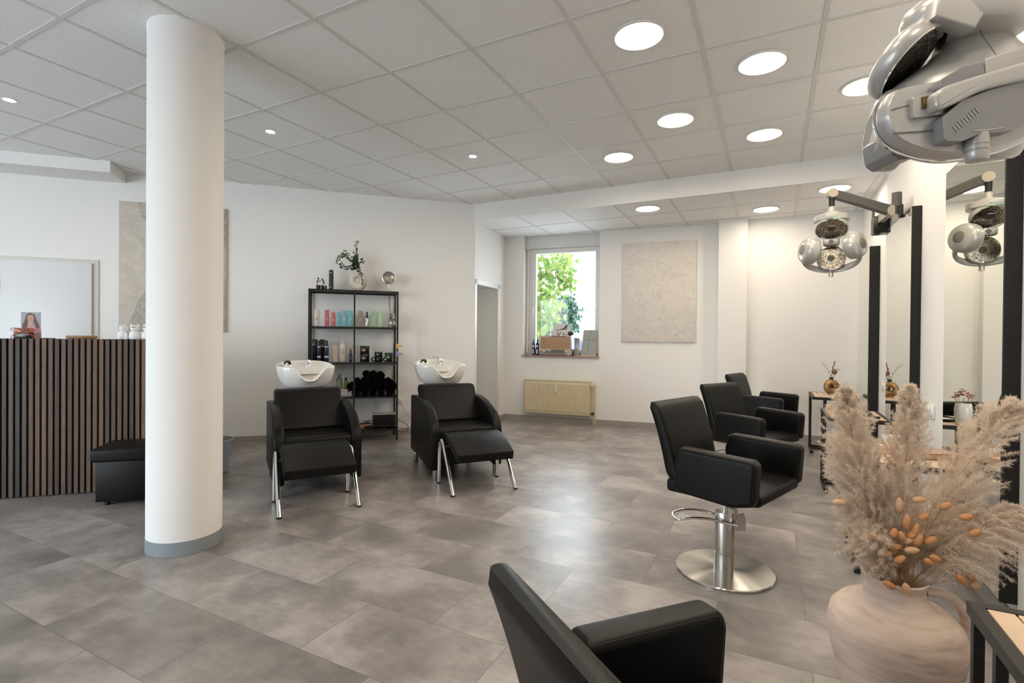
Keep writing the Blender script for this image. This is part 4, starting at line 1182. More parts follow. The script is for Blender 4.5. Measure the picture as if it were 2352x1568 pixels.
# stone-coloured vase with a hollow
t = on_shelf('round_vase', 'cream ring vase holding eucalyptus on top of the shelf', 'vase', 1.43, .18, STOP + .001)
vm = mat('vase_cream', (.66, .60, .52), .65, bump=.1, bscale=40)
b = MB(); nu, nv = 56, 20; R0, r0 = .068, .044; rings = []
for i in range(nu):
    a = 2 * PI * i / nu; rr = r0 * (1 + .12 * math.cos(a + 1.9)); Rx = R0 * (1.0 - .12 * math.cos(a + 1.9))
    cx_, cz_ = Rx * math.cos(a) * .93, Rx * math.sin(a) * 1.08
    rings.append([(cx_ + rr * math.cos(q) * math.cos(a) * .93, 1.05 * rr * math.sin(q), .118 + cz_ + rr * math.cos(q) * math.sin(a) * 1.08) for q in [2 * PI * j / nv for j in range(nv)]])
rings.append(rings[0]); b.loft(rings, caps=False); bmesh.ops.remove_doubles(b.bm, verts=b.bm.verts, dist=1e-5); b.obj('vase_body', vm, t, smooth=80)
b = MB(); b.lathe([(.03, .001), (.036, .001), (.04, .012), (.0, .014)], n=24); b.obj('foot', vm, t)
b = MB(); b.lathe([(.022, .226), (.022, .243), (.017, .243), (.017, .228)], n=24, cap=False); b.obj('vase_neck', vm, t)
# eucalyptus sprigs
leaf_m = mat('eucalyptus_leaf', (.058, .082, .042), .55, var=.4, vscale=25); stem_m = mat('eucalyptus_stem', (.10, .065, .04), .7)
def eucalyptus(pts, n, size, label, dens=1.0):
    t = on_shelf('eucalyptus_sprig', label, 'plant', 1.43, .18, STOP + .24, 'eucalyptus sprigs in the cream vase')
    path = smooth_path(pts, 10)
    MB().tube(path, .0016, n=5).obj('stem', stem_m, t)
    V, F = [], []
    L = len(path)
    for i in range(n):
        f = .12 + .88 * (i + random.random()) / n
        k = min(L - 2, int(f * (L - 1))); p = Vector(path[k]); tg = (Vector(path[k + 1]) - p).normalized()
        side = tg.cross(Vector((random.uniform(-1, 1), random.uniform(-1, 1), random.uniform(-1, 1)))).normalized()
        d = (side + tg * random.uniform(0, .7)).normalized()
        nrm = d.cross(tg).normalized()
        nrm = (nrm * random.uniform(.3, 1) + Vector((0, 1, 0)) * random.uniform(0, 1)).normalized(); w_ = d.cross(nrm).normalized()
        s = size * random.uniform(.65, 1.15) * (1 - .35 * f)
        base = p + d * s * .25
        o = len(V)
        for (a, w) in ((0, 0), (.25, .33), (.55, .42), (.85, .25), (1, 0), (.85, -.25), (.55, -.42), (.25, -.33)):
            V.append(base + d * s * a + w_ * s * w + nrm * s * .10 * (1 - (2 * a - 1) ** 2))
        F.append((o, o + 1, o + 2, o + 7)); F.append((o + 7, o + 2, o + 6, o + 6)); F.append((o + 2, o + 3, o + 5, o + 6)); F.append((o + 3, o + 4, o + 5, o + 5))
    me = bpy.data.meshes.new('leaves'); me.from_pydata([tuple(v) for v in V], [], [tuple(dict.fromkeys(f)) for f in F]); me.materials.append(leaf_m)
    o = bpy.data.objects.new('leaves', me); COL.objects.link(o); o.parent = t
    return t
# local x = towards the reception, y = into the room
eucalyptus([(0, 0, 0), (.02, .01, .08), (.03, .0, .20), (.025, 0, .30), (.015, 0, .36)], 34, .036, 'upright eucalyptus sprig, tallest in the cream vase')
eucalyptus([(0, 0, 0), (.03, .02, .07), (.035, .03, .14), (.028, .02, .19)], 60, .046, 'dense short eucalyptus sprig in the middle of the vase')
eucalyptus([(0, 0, 0), (.02, .03, .06), (.03, .035, .12), (.02, .02, .165)], 55, .044, 'dense short eucalyptus sprig facing the room')
eucalyptus([(0, 0, 0), (.06, .01, .12), (.14, .02, .175), (.20, .02, .155), (.245, .02, .08)], 50, .034, 'eucalyptus sprig arching high over to the left')
eucalyptus([(0, 0, 0), (.07, .02, .045), (.12, .03, .03), (.17, .03, .05), (.19, .03, .08)], 30, .042, 'eucalyptus sprig reaching low to the left')
eucalyptus([(.06, .01, .12), (.10, .0, .19), (.16, -.01, .225), (.19, -.01, .20)], 14, .028, 'thin eucalyptus sprig with sparse leaves at upper left')
eucalyptus([(0, 0, 0), (-.01, .03, .01), (-.03, .05, -.05), (-.045, .055, -.13), (-.05, .05, -.17)], 34, .032, 'eucalyptus sprig hanging down over the front of the vase')
eucalyptus([(0, 0, 0), (-.01, .01, .08), (-.035, .01, .13), (-.06, .01, .11)], 14, .036, 'short eucalyptus sprig to the right of the vase')
# retro spot lamp
t = on_shelf('spot_lamp', 'small cream retro spotlight lamp at the right end of the shelf top', 'lamp', 1.07, .18, STOP + .001)
lc = mat('lamp_cream', (.62, .56, .46), .4)
b = MB(); b.lathe([(0, 0), (.052, .0), (.054, .005), (.030, .016), (.012, .038), (.010, .045), (0, .046)], n=32); b.obj('base', lc, t)
b = MB(); b.tube(smooth_path([(0, 0, .04), (-.004, 0, .065), (.004, 0, .085), (.006, 0, .10)], 5), .0035, n=8); b.tube([(.085 * math.cos(a), 0, .175 + .085 * math.sin(a)) for a in np.linspace(R(175), R(365), 24)], .003, n=6); b.obj('bracket', steel, t)
Ml = axis_frame((0.006, .0, .176), (0, 1, .05))
b = MB(); b.lathe([(0, -.075), (.03, -.070), (.062, -.035), (.074, .0), (.076, .018), (.071, .02)], n=40, M=Ml, cap=False); b.obj('lamp_housing', lc, t)
b = MB(); b.lathe([(.070, .012), (.077, .012), (.078, .022), (.070, .026), (.067, .020)], n=40, M=Ml, cap=False)
for s in (-1, 1): b.sphere((.006 + s * .083, 0, .170), .007, u=10, v=6)
b.obj('chrome_ring', chrome, t)
b = MB(); b.lathe([(0, -.012), (.03, -.008), (.055, .004), (.068, .017)], n=40, M=Ml, cap=False); b.obj('reflector', mat('lamp_reflector', (.40, .36, .30), .25, metal=.4), t)
# ------------------------------------------------------------------ window sill
zs = .9655
for s, r, h, lb, pump in ((.452, .023, .235, 'dark blue bottle with spray head at the left end of the window sill', True), (.512, .027, .238, 'dark blue bottle with black cap between two others on the sill', False), (.560, .0235, .238, 'dark blue bottle with black cap touching the old radio', False)):
    t = thing('styling_bottle', lb, 'bottle', B(s, -.05 if s < .54 else -.075, zs), RB, 'dark blue bottles on the window sill')
    b = MB(); b.lathe([(0, 0), (r * .96, 0), (r, .004), (r, h * .70), (r * .9, h * .76), (r * .45, h * .80), (0, h * .80)], n=24); b.obj('bottle_body', navy, t)
    b = MB(); b.lathe([(r * .48, h * .803), (r * .48, h * .97), (r * .38, h), (0, h)], n=18)
    if pump: b.box((0, r * .5, h * .93), (r * .4, r, .012), bev=.002)
    b.obj('cap', bottle_black, t)
    b = MB(); b.lathe([(r * 1.004, .02), (r * 1.004, .085)], n=16, a0=R(65), a1=R(105), cap=False); b.lathe([(r * 1.004, .12), (r * 1.004, .15)], n=16, a0=R(60), a1=R(110), cap=False); b.obj('label_print', silver_bottle, t)
wood_radio = mat('radio_wood', (.16, .060, .032), .28, var=.25, vscale=14, coat=.4); cloth_radio = mat('radio_cloth', (.42, .27, .16), .8, var=.06, vscale=4, bump=.3, bscale=600); dial_dark = mat('radio_dial', (.055, .038, .022), .2, coat=.5); ivory = mat('radio_ivory', (.62, .50, .33), .35); dial_gold = mat('dial_print', (.22, .17, .09), .4)
t = thing('vintage_radio', 'old wooden radio with fabric front on the window sill', 'radio', B(.81, -.03, zs), RB + .03)
b = MB(); w, h, d = .495, .292, .19
def rr(y, k): return [(x, y, z) for x, z in rpoly([(-w / 2 * k, .012), (w / 2 * k, .012), (w / 2 * .965 * k, h), (-w / 2 * .965 * k, h)], [.012, .012, .03, .03], 5)]
b.loft([rr(d / 2, 1), rr(d / 2 - .012, 1.0), rr(-d / 2, .96)]); b.box((0, 0, .007), (w * .9, d * .9, .012)); b.obj('cabinet', wood_radio, t)
b = MB(); b.box((0, d / 2 + .001, .185), (.445, .006, .170), bev=.002); b.obj('fabric_grille', cloth_radio, t)
b = MB(); b.box((0, d / 2 + .004, .096), (.45, .010, .008), bev=.002); b.box((0, d / 2 + .004, .028), (.45, .010, .007), bev=.002)
for s in (-1, 1): b.box((s * .2235, d / 2 + .003, .150), (.008, .008, .245), bev=.002)
b.obj('ivory_trim', ivory, t)
b = MB(); b.box((0, d / 2 + .002, .062), (.44, .006, .060)); dl = b.obj('dial_glass', dial_dark, t, smooth=0)
b = MB()
for k in range(12): b.box((-.10 + k * .018, d / 2 + .0056, .052), (.010, .0012, .0018), M=None); b.box((-.10 + k * .018, d / 2 + .0056, .062), (.012, .0012, .0016)); b.box((-.10 + k * .018, d / 2 + .0056, .074), (.009, .0012, .002))
b.box((0, d / 2 + .0056, .083), (.23, .0012, .002)); b.obj('dial_print', dial_gold, dl, smooth=0)
for s in (-1, 1):
    b = MB(); Mk = frame((s * .165, d / 2 + .005, .064), (1, 0, 0), (0, 0, 1), (0, 1, 0)); b.lathe([(.024, 0), (.024, .006), (.020, .010), (.013, .011), (.012, .024), (.010, .026), (0, .026)], n=28, M=Mk); b.obj('knob', ivory, t)
zr_ = zs + .2935
t = thing('picture_card', 'white card with black scribbled line leaning on the window on top of the radio', 'card', B(.868, -.085, zr_), RB)
paper = mat('card_white', (.66, .66, .64), .6)
Mc = Matrix.Rotation(R(9), 4, 'X') if False else frame((0, 0, 0), (1, 0, 0), (0, 0, 1), (0, -1, 0))
Mc = frame((0, .02, 0), (1, 0, 0), (0, -.14, .99), (0, -.99, -.14)) if False else frame((0, .02, .001), (1, 0, 0), (0, -.16, .987), (0, .987, .16))
b = MB(); b.prism([(-.135, 0), (.135, 0), (.125, .175), (-.125, .175)], -.002, .0, M=Mc); b.obj('card_sheet', paper, t, smooth=0)
def on_card(p): return [Mc @ Vector((-x, y, .003)) for x, y in p]
sq = [(-.085, .085), (-.04, .082), (.0, .094), (.04, .112), (.062, .135), (.075, .15), (.082, .135), (.068, .125), (.056, .135), (.07, .15), (.095, .155), (.105, .165)]
b = MB(); b.tube(on_card([tuple(v)[:2] for v in smooth_path([(x, y, 0) for x, y in sq], 5)]), .0042, n=6)
b.tube(on_card([tuple(v)[:2] for v in smooth_path([(x, y, 0) for x, y in [(-.01, .088), (.03, .095), (.05, .115), (.075, .12), (.08, .105), (.06, .09), (.045, .10), (.07, .125)]], 5)]), .0042, n=6)
b.obj('scribble', ink, t)
t = thing('postcard', 'small colourful postcard in front of the scribble card', 'card', B(.855, -.045, zr_), RB)
b = MB(); b.prism([(-.08, .002), (.08, .002), (.08, .065), (-.08, .065)], -.001, .001, M=frame((0, .0, .001), (1, 0, 0), (0, -.3, .954), (0, .954, .3))); b.obj('card_sheet', paper, t, smooth=0)
for i, (x, y, w_, h_, c) in enumerate(((-.05, .02, .03, .02, (.15, .12, .1)), (.02, .02, .05, .018, (.25, .1, .06)), (.04, .045, .02, .02, (.5, .1, .05)), (-.01, .045, .015, .018, (.08, .14, .08)), (-.05, .045, .02, .015, (.55, .3, .1)), (.0, .04, .01, .02, (.45, .08, .06)))):
    b = MB(); b.box((x, y, .0014), (w_, h_, .001), M=frame((0, .0, .001), (1, 0, 0), (0, -.3, .954), (0, .954, .3))); b.obj('picture_patch', mat('patch_%s' % 'abcdef'[i], c, .5), t, smooth=0)
t = thing('stone', 'dark rough stone on the right corner of the radio', 'stone', B(1.022, -.03, zr_ + .032), RB)
b = MB(); b.sphere((0, 0, 0), .038, (1.1, .9, .86), 18, 12)
for v in b.bm.verts: v.co *= 1 + .16 * math.sin(v.co.x * 160 + 1) * math.sin(v.co.z * 130 + v.co.y * 150)
b.obj('rock', mat('stone_dark', (.035, .03, .027), .7, bump=1, bscale=90), t, smooth=30)
t = thing('table_mirror', 'tilted frameless table mirror at the right end of the window sill', 'mirror', B(1.285, -.02, zs), RB + .06)
Mm = frame((0, .03, .012), (1, 0, 0), (0, -.30, .954), (0, .954, .30))
b = MB(); b.prism([(-.105, 0), (.105, 0), (.085, .385), (-.115, .385)], -.004, 0, M=Mm); b.obj('mirror_glass', mirror_mat, t, smooth=0)
b = MB(); b.prism([(-.105, 0), (.105, 0), (.085, .384), (-.115, .384)], -.012, -.0045, M=Mm); b.obj('mirror_back', mat('mirror_wood', (.2, .1, .06), .5), t, smooth=0)
b = MB(); b.box((0, .03, .007), (.22, .05, .014), bev=.003); b.obj('foot', mat('mirror_foot', (.55, .52, .48), .4), t)
t = thing('letter_rack', 'grey letter holder with pale leaflets behind the radio', 'letter holder', B(1.105, -.08, zs), RB)
b = MB(); b.box((0, -.01, .13), (.07, .006, .26)); b.box((0, .03, .05), (.075, .004, .10)); b.box((0, .01, .003), (.075, .05, .006)); b.obj('holder', mat('holder_grey', (.36, .33, .30), .5), t, smooth=0)
b = MB(); b.prism([(-.04, .01), (.025, .01), (.028, .14), (.0, .20), (-.03, .15)], -.003, .003, M=frame((0, .01, 0), (1, 0, 0), (0, 0, 1), (0, -1, 0))); b.obj('leaflet', mat('leaflet_pale', (.62, .64, .75), .5), t, smooth=0)

# ------------------------------------------------------------------ on the counter
zc = hC - .004
t = thing('advert_card', 'upright advertising card with a long-haired woman on the counter', 'card', W(3.868, 1.62, zc), RW)
b = MB(); b.box((.0, 0, .105), (.122, .003, .205)); b.obj('card_sheet', mat('card_grey', (.30, .30, .32), .4), t, smooth=0)
Mp = frame((0, .0022, .08), (-1, 0, 0), (0, 0, 1), (0, 1, 0))     # x to the viewer's right
def flat(name, pts, m, z, rad=.012): b = MB(); b.prism(rpoly(pts, rad, 5), z, z + .0006, M=Mp); return b.obj(name, m, t, smooth=0)
flat('portrait_hair', [(-.052, .0), (-.052, .03), (-.034, .075), (-.03, .108), (-.005, .123), (.022, .115), (.03, .08), (.05, .03), (.056, .0), (.035, .002), (.012, .07), (-.02, .06), (-.022, .0)], mat('portrait_hair', (.11, .042, .025), .5), 0, .01)
flat('portrait_shoulders', [(-.024, .0), (.034, .0), (.03, .018), (.012, .03), (.008, .055), (-.012, .055), (-.012, .028), (-.022, .018)], mat('portrait_skin', (.52, .30, .22), .5), .0007, .008)
flat('portrait_face', [(-.021, .104), (.014, .106), (.020, .085), (.015, .058), (.0, .043), (-.013, .054), (-.022, .08)], MATS['portrait_skin'], .0014, .012)
b = MB()
for x in (-.012, .008): b.box((x, .084, .0022), (.008, .003, .0005), M=Mp); b.box((x, .090, .0022), (.011, .002, .0005), M=Mp)
b.box((-.002, .072, .0022), (.004, .008, .0004), M=Mp); b.obj('portrait_eyes', mat('portrait_dark', (.08, .04, .03), .5), t, smooth=0)
b = MB(); b.box((-.001, .0595, .0022), (.014, .004, .0005), M=Mp); b.obj('portrait_lips', mat('portrait_lips', (.42, .10, .10), .5), t, smooth=0)
text_mesh('card_lettering', 'GLYNT', .012, ink_white, Mp @ Matrix.Translation((.026, .116, .002)), t)
t = thing('glasses_case', 'black display box in front of the advertising card on the counter', 'box', W(3.878, 1.69, zc), RW)
b = MB(); b.box((0, 0, .027), (.105, .045, .053), bev=.002); b.obj('case', bottle_black, t)
b = MB()
for k in range(9): b.box((-.036 + k * .009, .0232, .034), (.005, .001, .005))
b.obj('label_print', ink_white, t, smooth=0)
def spectacles(loc, turn, rimm, label, lensm):
    g = thing('reading_glasses', label, 'glasses', loc, RW + turn, 'reading glasses on the counter')
    b = MB()
    for s in (-1, 1): b.tube([(s * .034 + .026 * math.cos(a), 0, .0 + .015 * math.sin(a)) for a in np.linspace(0, 2 * PI, 25)[:-1]], .0018, n=6, closed=True)
    b.tube([(-.009, 0, .006), (0, .003, .009), (.009, 0, .006)], .0018, n=6); b.obj('frame', rimm, g)
    for s in (-1, 1):
        b = MB(); b.tube(smooth_path([(s * .060, 0, .006), (s * .064, -.03, .006), (s * .062, -.09, .004), (s * .058, -.115, -.012)], 5), .0017, n=6); b.obj('temple', rimm, g)
    b = MB()
    for s in (-1, 1): b.lathe([(0, 0), (.0255, 0)], n=24, M=frame((s * .034, 0, 0), (1, 0, 0), (0, 0, .58), (0, 1, 0)), cap=False)
    b.obj('lens', lensm, g)
    return g
orange_m = mat('orange_frame', (.65, .09, .035), .35)
g = spectacles(W(3.872, 1.70, zc + .070), .1, orange_m, 'orange-framed reading glasses lying on the black display box', glass('orange_lens', (.9, .5, .35), 1))
t = tag(MB().tube(smooth_path([W(3.95, 1.70, zc + .003), W(3.93, 1.72, zc + .03), W(3.875, 1.725, zc + .052), W(3.82, 1.72, zc + .035), W(3.80, 1.70, zc + .003)], 8), .0028, n=6).obj('neck_cord', orange_m), 'orange glasses cord arching over the black display box', 'cord')
g = spectacles(W(3.915, 1.672, zc + .072), -.2, mat('smoke_frame', (.10, .10, .10), .2), 'grey reading glasses at the left on the black display box', glass('smoke_lens', (.6, .6, .6), 1))
t = thing('pink_card', 'small pink card standing behind the orange glasses', 'card', W(3.83, 1.64, zc), RW)
b = MB(); b.box((0, 0, .041), (.07, .003, .082)); b.obj('card_sheet', mat('card_pink', (.72, .42, .45), .5), t, smooth=0)
t = thing('wooden_tray', 'flat round wooden dish on the counter', 'dish', W(3.552, 1.60, zc), RW)
b = MB(); b.lathe([(0, .001), (.07, .001), (.092, .008), (.099, .019), (.095, .030), (.085, .031), (.078, .022), (0, .018)], n=48); b.obj('dish', mat('dish_wood', (.33, .20, .12), .5, var=.2, vscale=20), t)
t = thing('phone', 'thin black phone lying flat on the counter', 'phone', W(3.755, 1.68, zc), RW)
b = MB(); b.box((0, 0, .006), (.075, .14, .009), bev=.002); b.obj('case', bottle_black, t)
# porcelain dogs (coin banks)
def dog_bank(u, turn, label):
    t = thing('dog_money_bank', label, 'figurine', W(u, 1.60, zc), RW + turn, 'white porcelain dog coin banks on the counter')
    b = MB()
    b.lathe([(0, 0), (.030, 0), (.039, .010), (.042, .028), (.039, .046), (.032, .062), (.024, .072), (0, .076)], n=32)
    for s in (-1, 1):
        b.sphere((s * .020, .030, .010), .012, (1, 1.3, .9), 12, 8); b.sphere((s * .036, -.004, .018), .016, (.7, 1.2, 1.1), 12, 8); b.tube([(s * .017, .030, .055), (s * .018, .034, .03), (s * .019, .034, .008)], .010, n=10)
    b.obj('body', glossy_white, t)
    b = MB(); b.sphere((0, .004, .092), .032, (1.08, 1, .88), 20, 12); b.sphere((0, .028, .083), .017, (1.15, .9, .85), 14, 8)
    hd = b.obj('head', glossy_white, t)
    for s in (-1, 1):
        b = MB(); b.loft([[(s * .023 + .010 * k * math.cos(a), .0 + .005 * k * math.sin(a), z) for a in [2 * PI * i / 10 for i in range(10)]] for k, z in ((1, .108), (.9, .118), (.6, .127), (.15, .132))]); b.obj('ear', glossy_white, t)
    b = MB(); b.box((0, -.0240, .101), (.028, .007, .005)); b.obj('coin_slot', ink, t, smooth=0)
    return t
dog_bank(3.277, 1.4, 'white porcelain dog bank in profile, farthest from the column')
dog_bank(3.197, PI, 'white porcelain dog bank seen from behind with its coin slot, in the middle')
dog_bank(3.110, PI - .3, 'white porcelain dog bank half hidden by the round column')
# ------------------------------------------------------------------ heat lamps (local: x = CR, y = CT towards the street side, z up)
RC = math.atan2(CR.y, CR.x)
def pod(t, c, n, r, dep, name='heater_pod'):
    """round heater: n points out of the grille, housing behind it"""
    M = axis_frame(c, n)
    b = MB(); b.lathe([(r * .40, -dep - .004), (r * .66, -dep), (r * .84, -dep * .93), (r * .95, -dep * .76), (r * .995, -dep * .5), (r * 1.0, -.012), (r * .985, .0), (r * .95, .003)], n=48, M=M, cap=False)
    h = b.obj(name, silver, t, smooth=50)
    b = MB(); b.lathe([(0, -dep - .0035), (r * .40, -dep - .0035), (r * .42, -dep - .002)], n=40, M=M, cap=False); b.obj('vent_disc', vent_grey, h)
    b = MB(); b.lathe([(r * .955, .003), (r * .93, .005), (r * .90, -.004), (r * .885, -.010)], n=48, M=M, cap=False); b.obj('chrome_ring', chrome, h)
    b = MB(); b.disc_uv(r * .90, M @ Matrix.Translation((0, 0, -.009))); b.obj('grille', grille_mat, h, smooth=0, recalc=False)
    return h
# the far one, seen from its open side
t = thing('heat_lamp', 'far silver hairdressing heat lamp hanging from a dark wall arm', 'heat lamp', (.405, 4.58, 1.945), R(-5), 'silver heat lamps on wall arms')
b = MB(); b.lathe([(.0, .262), (.022, .258), (.05, .250), (.105, .232), (.118, .222), (.119, .188), (.112, .180), (0, .178)], n=56); b.obj('control_cap', silver, t)
b = MB(); b.box((.0, .112, .192), (.075, .03, .026), bev=.004); b.obj('display_block', silver_dark, t)
b = MB(); b.box((.034, .126, .185), (.05, .004, .016), bev=.002); b.obj('tape', mat('green_tape', (.36, .50, .36), .5), t)
b = MB(); b.cyl((0, 0, .25), (0, 0, .30), .022, .018); b.obj('neck', silver, t)
b = MB(); b.cyl((0, 0, .14), (0, 0, .19), .05); b.obj('collar', silver, t)
b = MB(); b.cyl((0, 0, .30), (0, 0, .40), .021); b.obj('hanger', black_plastic, t)
pod(t, (0, .030, .118), (0, .62, -.78), .110, .062)
pod(t, (-.112, .055, -.040), (.86, -.48, -.10), .100, .085)
pod(t, (.118, .055, -.022), (-.86, -.48, -.10), .100, .085)
pod(t, (0, -.060, -.085), (0, 1, .06), .100, .06)
b = MB(); path = [(.185 * math.cos(a), -.135 * math.sin(a) + .03, -.085 - .085 * math.sin(a) ** .8) for a in np.linspace(0, PI, 30)]
b.tube(path, .03, n=14, flat=(1.0, .45)); b.obj('rear_band', silver, t)
b = MB(); b.box((0, -.02, .030), (.11, .06, .055), bev=.014, seg=3); b.obj('centre_bridge', silver, t)
b = MB(); b.lathe([(0, 0), (.016, 0), (.014, .004)], n=24, M=axis_frame((0, .0105, .030), (0, 1, 0)), cap=False); b.obj('sensor', vent_grey, t)
b = MB(); b.lathe([(0, -.232), (.017, -.230), (.018, -.205), (.0165, -.203), (.0165, -.198), (.018, -.196), (.018, -.165), (0, -.165)], n=28, M=Matrix.Translation((0, -.08, 0))); b.obj('handle_knob', steel, t)
mirror_y(t)
# its wall arm
def to_local(t, p):
    rz = t.rotation_euler.z; d = Vector(p) - t.location; c, s = math.cos(-rz), math.sin(-rz)
    return Vector((d.x * c - d.y * s, d.x * s + d.y * c, d.z))
arm_beige = mat('arm_beige', (.42, .38, .31), .4, metal=.2)
def wall_arm(t, top, elbow, wall_pt, boxdim=(.12, .14, .15)):
    P = lambda p: to_local(t, p); RL = t.rotation_euler.z
    tp, eb, wp = Vector(top), Vector(elbow), Vector(wall_pt)
    el = eb + Vector((0, 0, -.05))
    b = MB()
    d = (el - tp).normalized(); up = Vector((0, 0, 1)); sd = d.cross(up).normalized(); u2 = sd.cross(d)
    rings = []
    for f, hh in ((.0, .030), (.12, .034), (.5, .032), (.88, .036), (1, .034)):
        c = tp.lerp(el, f)
        rings.append([P(c + sd * x * .022 + u2 * z * hh) for x, z in ((-1, -.8), (-.8, -1), (.8, -1), (1, -.8), (1, .8), (.8, 1), (-.8, 1), (-1, .8))])
    b.loft(rings); b.obj('front_arm', dark_grey, t, smooth=30)
    for c, r in ((tp, .035), (el, .042)):
        b = MB(); b.cyl(P(c - sd * .028), P(c + sd * .028), r); b.obj('joint_disc', arm_beige, t)
    b = MB(); b.cyl(P(eb + Vector((.03, 0, -.02))), P(eb + Vector((.03, 0, .085))), .032); b.obj('elbow_cap', dark_grey, t)
    b = MB(); b.cyl(P(eb + Vector((.03, 0, -.075))), P(eb + Vector((.03, 0, -.022))), .028); b.box(P(eb + Vector((.055, 0, -.055))), (.03, .05, .10), bev=.01); b.obj('elbow_housing', black_plastic, t)
    q = wp + Vector((-.07, -.02, .05)); e2 = eb + Vector((.03, 0, -.005)); d = (e2 - q).normalized(); sd = d.cross(up).normalized(); u2 = sd.cross(d)
    b = MB(); b.loft([[P(q.lerp(e2, f) + sd * x * .02 + u2 * z * .036) for x, z in ((-1, -1), (1, -1), (1, 1), (-1, 1))] for f in (0, .5, 1)]); b.obj('rear_arm', arm_beige, t, smooth=30)
    b = MB(); b.box(P(wp + Vector((-boxdim[0] / 2 - .002, 0, 0))), boxdim, bev=.008, rz=-RL)
    b.obj('wall_bracket', black_plastic, t)
    b = MB(); b.box(P(wp + Vector((-.115, -.0, .11))), (.008, .10, .09), rz=-RL); b.box(P(wp + Vector((-.012, -.0, .11))), (.008, .10, .09), rz=-RL); b.obj('bracket_fork', black_plastic, t)
wall_arm(t, (.405, 4.58, 2.345), (.80, 4.70, 2.245), (XW, 5.52, 2.245))
# the near one, seen from its rear with the control unit
t = thing('heat_lamp', 'near silver hairdressing heat lamp cut off by the upper right picture corner', 'heat lamp', (.33, 1.35, 1.75), RC, 'silver heat lamps on wall arms')
XZ = frame((0, 0, 0), (1, 0, 0), (0, 0, 1), (0, -1, 0))          # outline (right, up), thickness towards the street side
def plate(name, out, t0, t1, m, parent=None, rad=.0, bev=.006, seg=3, sm=45):
    b = MB(); b.prism(rpoly(out, rad, 5) if rad else out, -t1, -t0, M=XZ, bev=bev, seg=seg); return b.obj(name, m, parent or t, smooth=sm)
wing = [(-.2061, -.1064), (-.2028, -.0771), (-.1811, -.0506), (-.1043, -.0331), (-.0168, -.0017), (.0817, .0357), (.1368, .0281), (.1562, -.0375), (.1316, -.1036), (.0843, -.1351), (.0296, -.1576), (-.0583, -.1741), (-.117, -.1723), (-.1687, -.1555), (-.1928, -.1356)]
wing = [tuple(v)[:2] for v in smooth_path([(x, z, 0) for x, z in wing + wing[:1]], 4)][:-1]
wc = (sum(p[0] for p in wing) / len(wing), sum(p[1] for p in wing) / len(wing))
def wring(k, tt, dz=0): return [(wc[0] + (x - wc[0]) * k + max(0, .07 - tt) * .65, tt, wc[1] + (z - wc[1]) * k + dz) for x, z in wing]
b = MB(); b.loft([wring(.70, -.010), wring(.90, .010), wring(.975, .030), wring(1.0, .050), wring(.995, .066), wring(.975, .080), wring(.94, .088), wring(.70, .0905), wring(.3, .0915)]); b.obj('rear_wing', silver, t, smooth=50)
b = MB(); b.tube([(x + .006, .052, z) for x, z in [(wc[0] + (x - wc[0]) * .996, wc[1] + (z - wc[1]) * .996) for x, z in wing]], .0032, n=8, closed=True); b.obj('chrome_seam', chrome, t)
b = MB(); b.tube([(-.192, .0895, -.093), (-.10, .0925, -.068), (.02, .0925, -.028)], .0011, n=5); b.obj('shadow_gap', vent_grey, t)
b = MB(); b.tube([(-.187, .0885, -.137), (-.13, .092, -.134), (-.08, .0925, -.126)], .0016, n=5); b.obj('shadow_gap', vent_grey, t)
# upper body between wing and crown heater
b = MB(); rings = []
for z, x0, x1, ky in ((-.050, -.130, .228, .50), (-.004, -.118, .219, .52), (.022, -.083, .203, .54), (.055, -.036, .178, .58), (.083, -.014, .142, .66), (.115, -.010, .114, .80), (.150, .0, .105, .85)):
    cx_, hw = (x0 + x1) / 2, (x1 - x0) / 2
    rings.append([(cx_ + hw * math.cos(a), -.02 + hw * ky * math.sin(a), z) for a in [2 * PI * i / 48 for i in range(48)]])
b.loft(rings); mb = b.obj('main_shell', silver, t, smooth=70)
b = MB(); b.tube(smooth_path([(.028, .028, .115), (.02, .040, .083), (.022, .058, .045), (.016, .080, .012)], 5), .0011, n=5); b.obj('shell_seam', vent_grey, mb)
b = MB(); b.loft([[(.018 + hw * math.cos(a), .0 + ht * math.sin(a), z) for a in [2 * PI * i / 48 for i in range(48)]] for z, hw, ht in ((.090, .060, .04), (.098, .106, .072), (.104, .115, .080), (.135, .117, .082), (.150, .112, .078), (.165, .094, .066), (.174, .070, .05), (.178, .045, .034))]); b.obj('crown_shell', silver, t, smooth=60)
b = MB(); b.lathe([(0, .0), (.040, .0), (.043, -.003)], n=40, M=Matrix.Translation((.02, .022, .1765)) @ Matrix.Rotation(R(-14), 4, 'X') @ Matrix.Diagonal((1.3, .8, 1, 1)), cap=False); b.obj('vent_disc', vent_grey, t)
plate('visor', [(-.100, .094), (-.093, .132), (-.03, .124), (-.006, .100), (-.022, .072)], .040, .076, silver, bev=.004)
pod(t, (-.086, .0, .040), (.49, .52, -.70), .080, .040)
pod(t, (-.094, -.020, -.088), (.93, .34, -.12), .082, .052)
plate('pod_lip', [(-.163, -.115), (-.110, -.112), (-.103, -.164), (-.140, -.170), (-.155, -.158)], -.035, .040, silver_dark, rad=.008, bev=.006)
pod(t, (.095, -.05, -.098), (.0, .30, .95), .078, .036)
plate('side_housing', [(-.1612, -.0741), (-.1088, -.0574), (-.1015, -.0556), (-.1008, -.1044), (-.1581, -.1122)], .080, .100, silver, rad=.003, bev=.003)
plate('gold_plate', [(-.145, -.0741), (-.1252, -.0707), (-.1266, -.0931), (-.1447, -.0969)], .0995, .1025, mat('plate_gold', (.13, .095, .03), .3, metal=.7), bev=.001, seg=1)
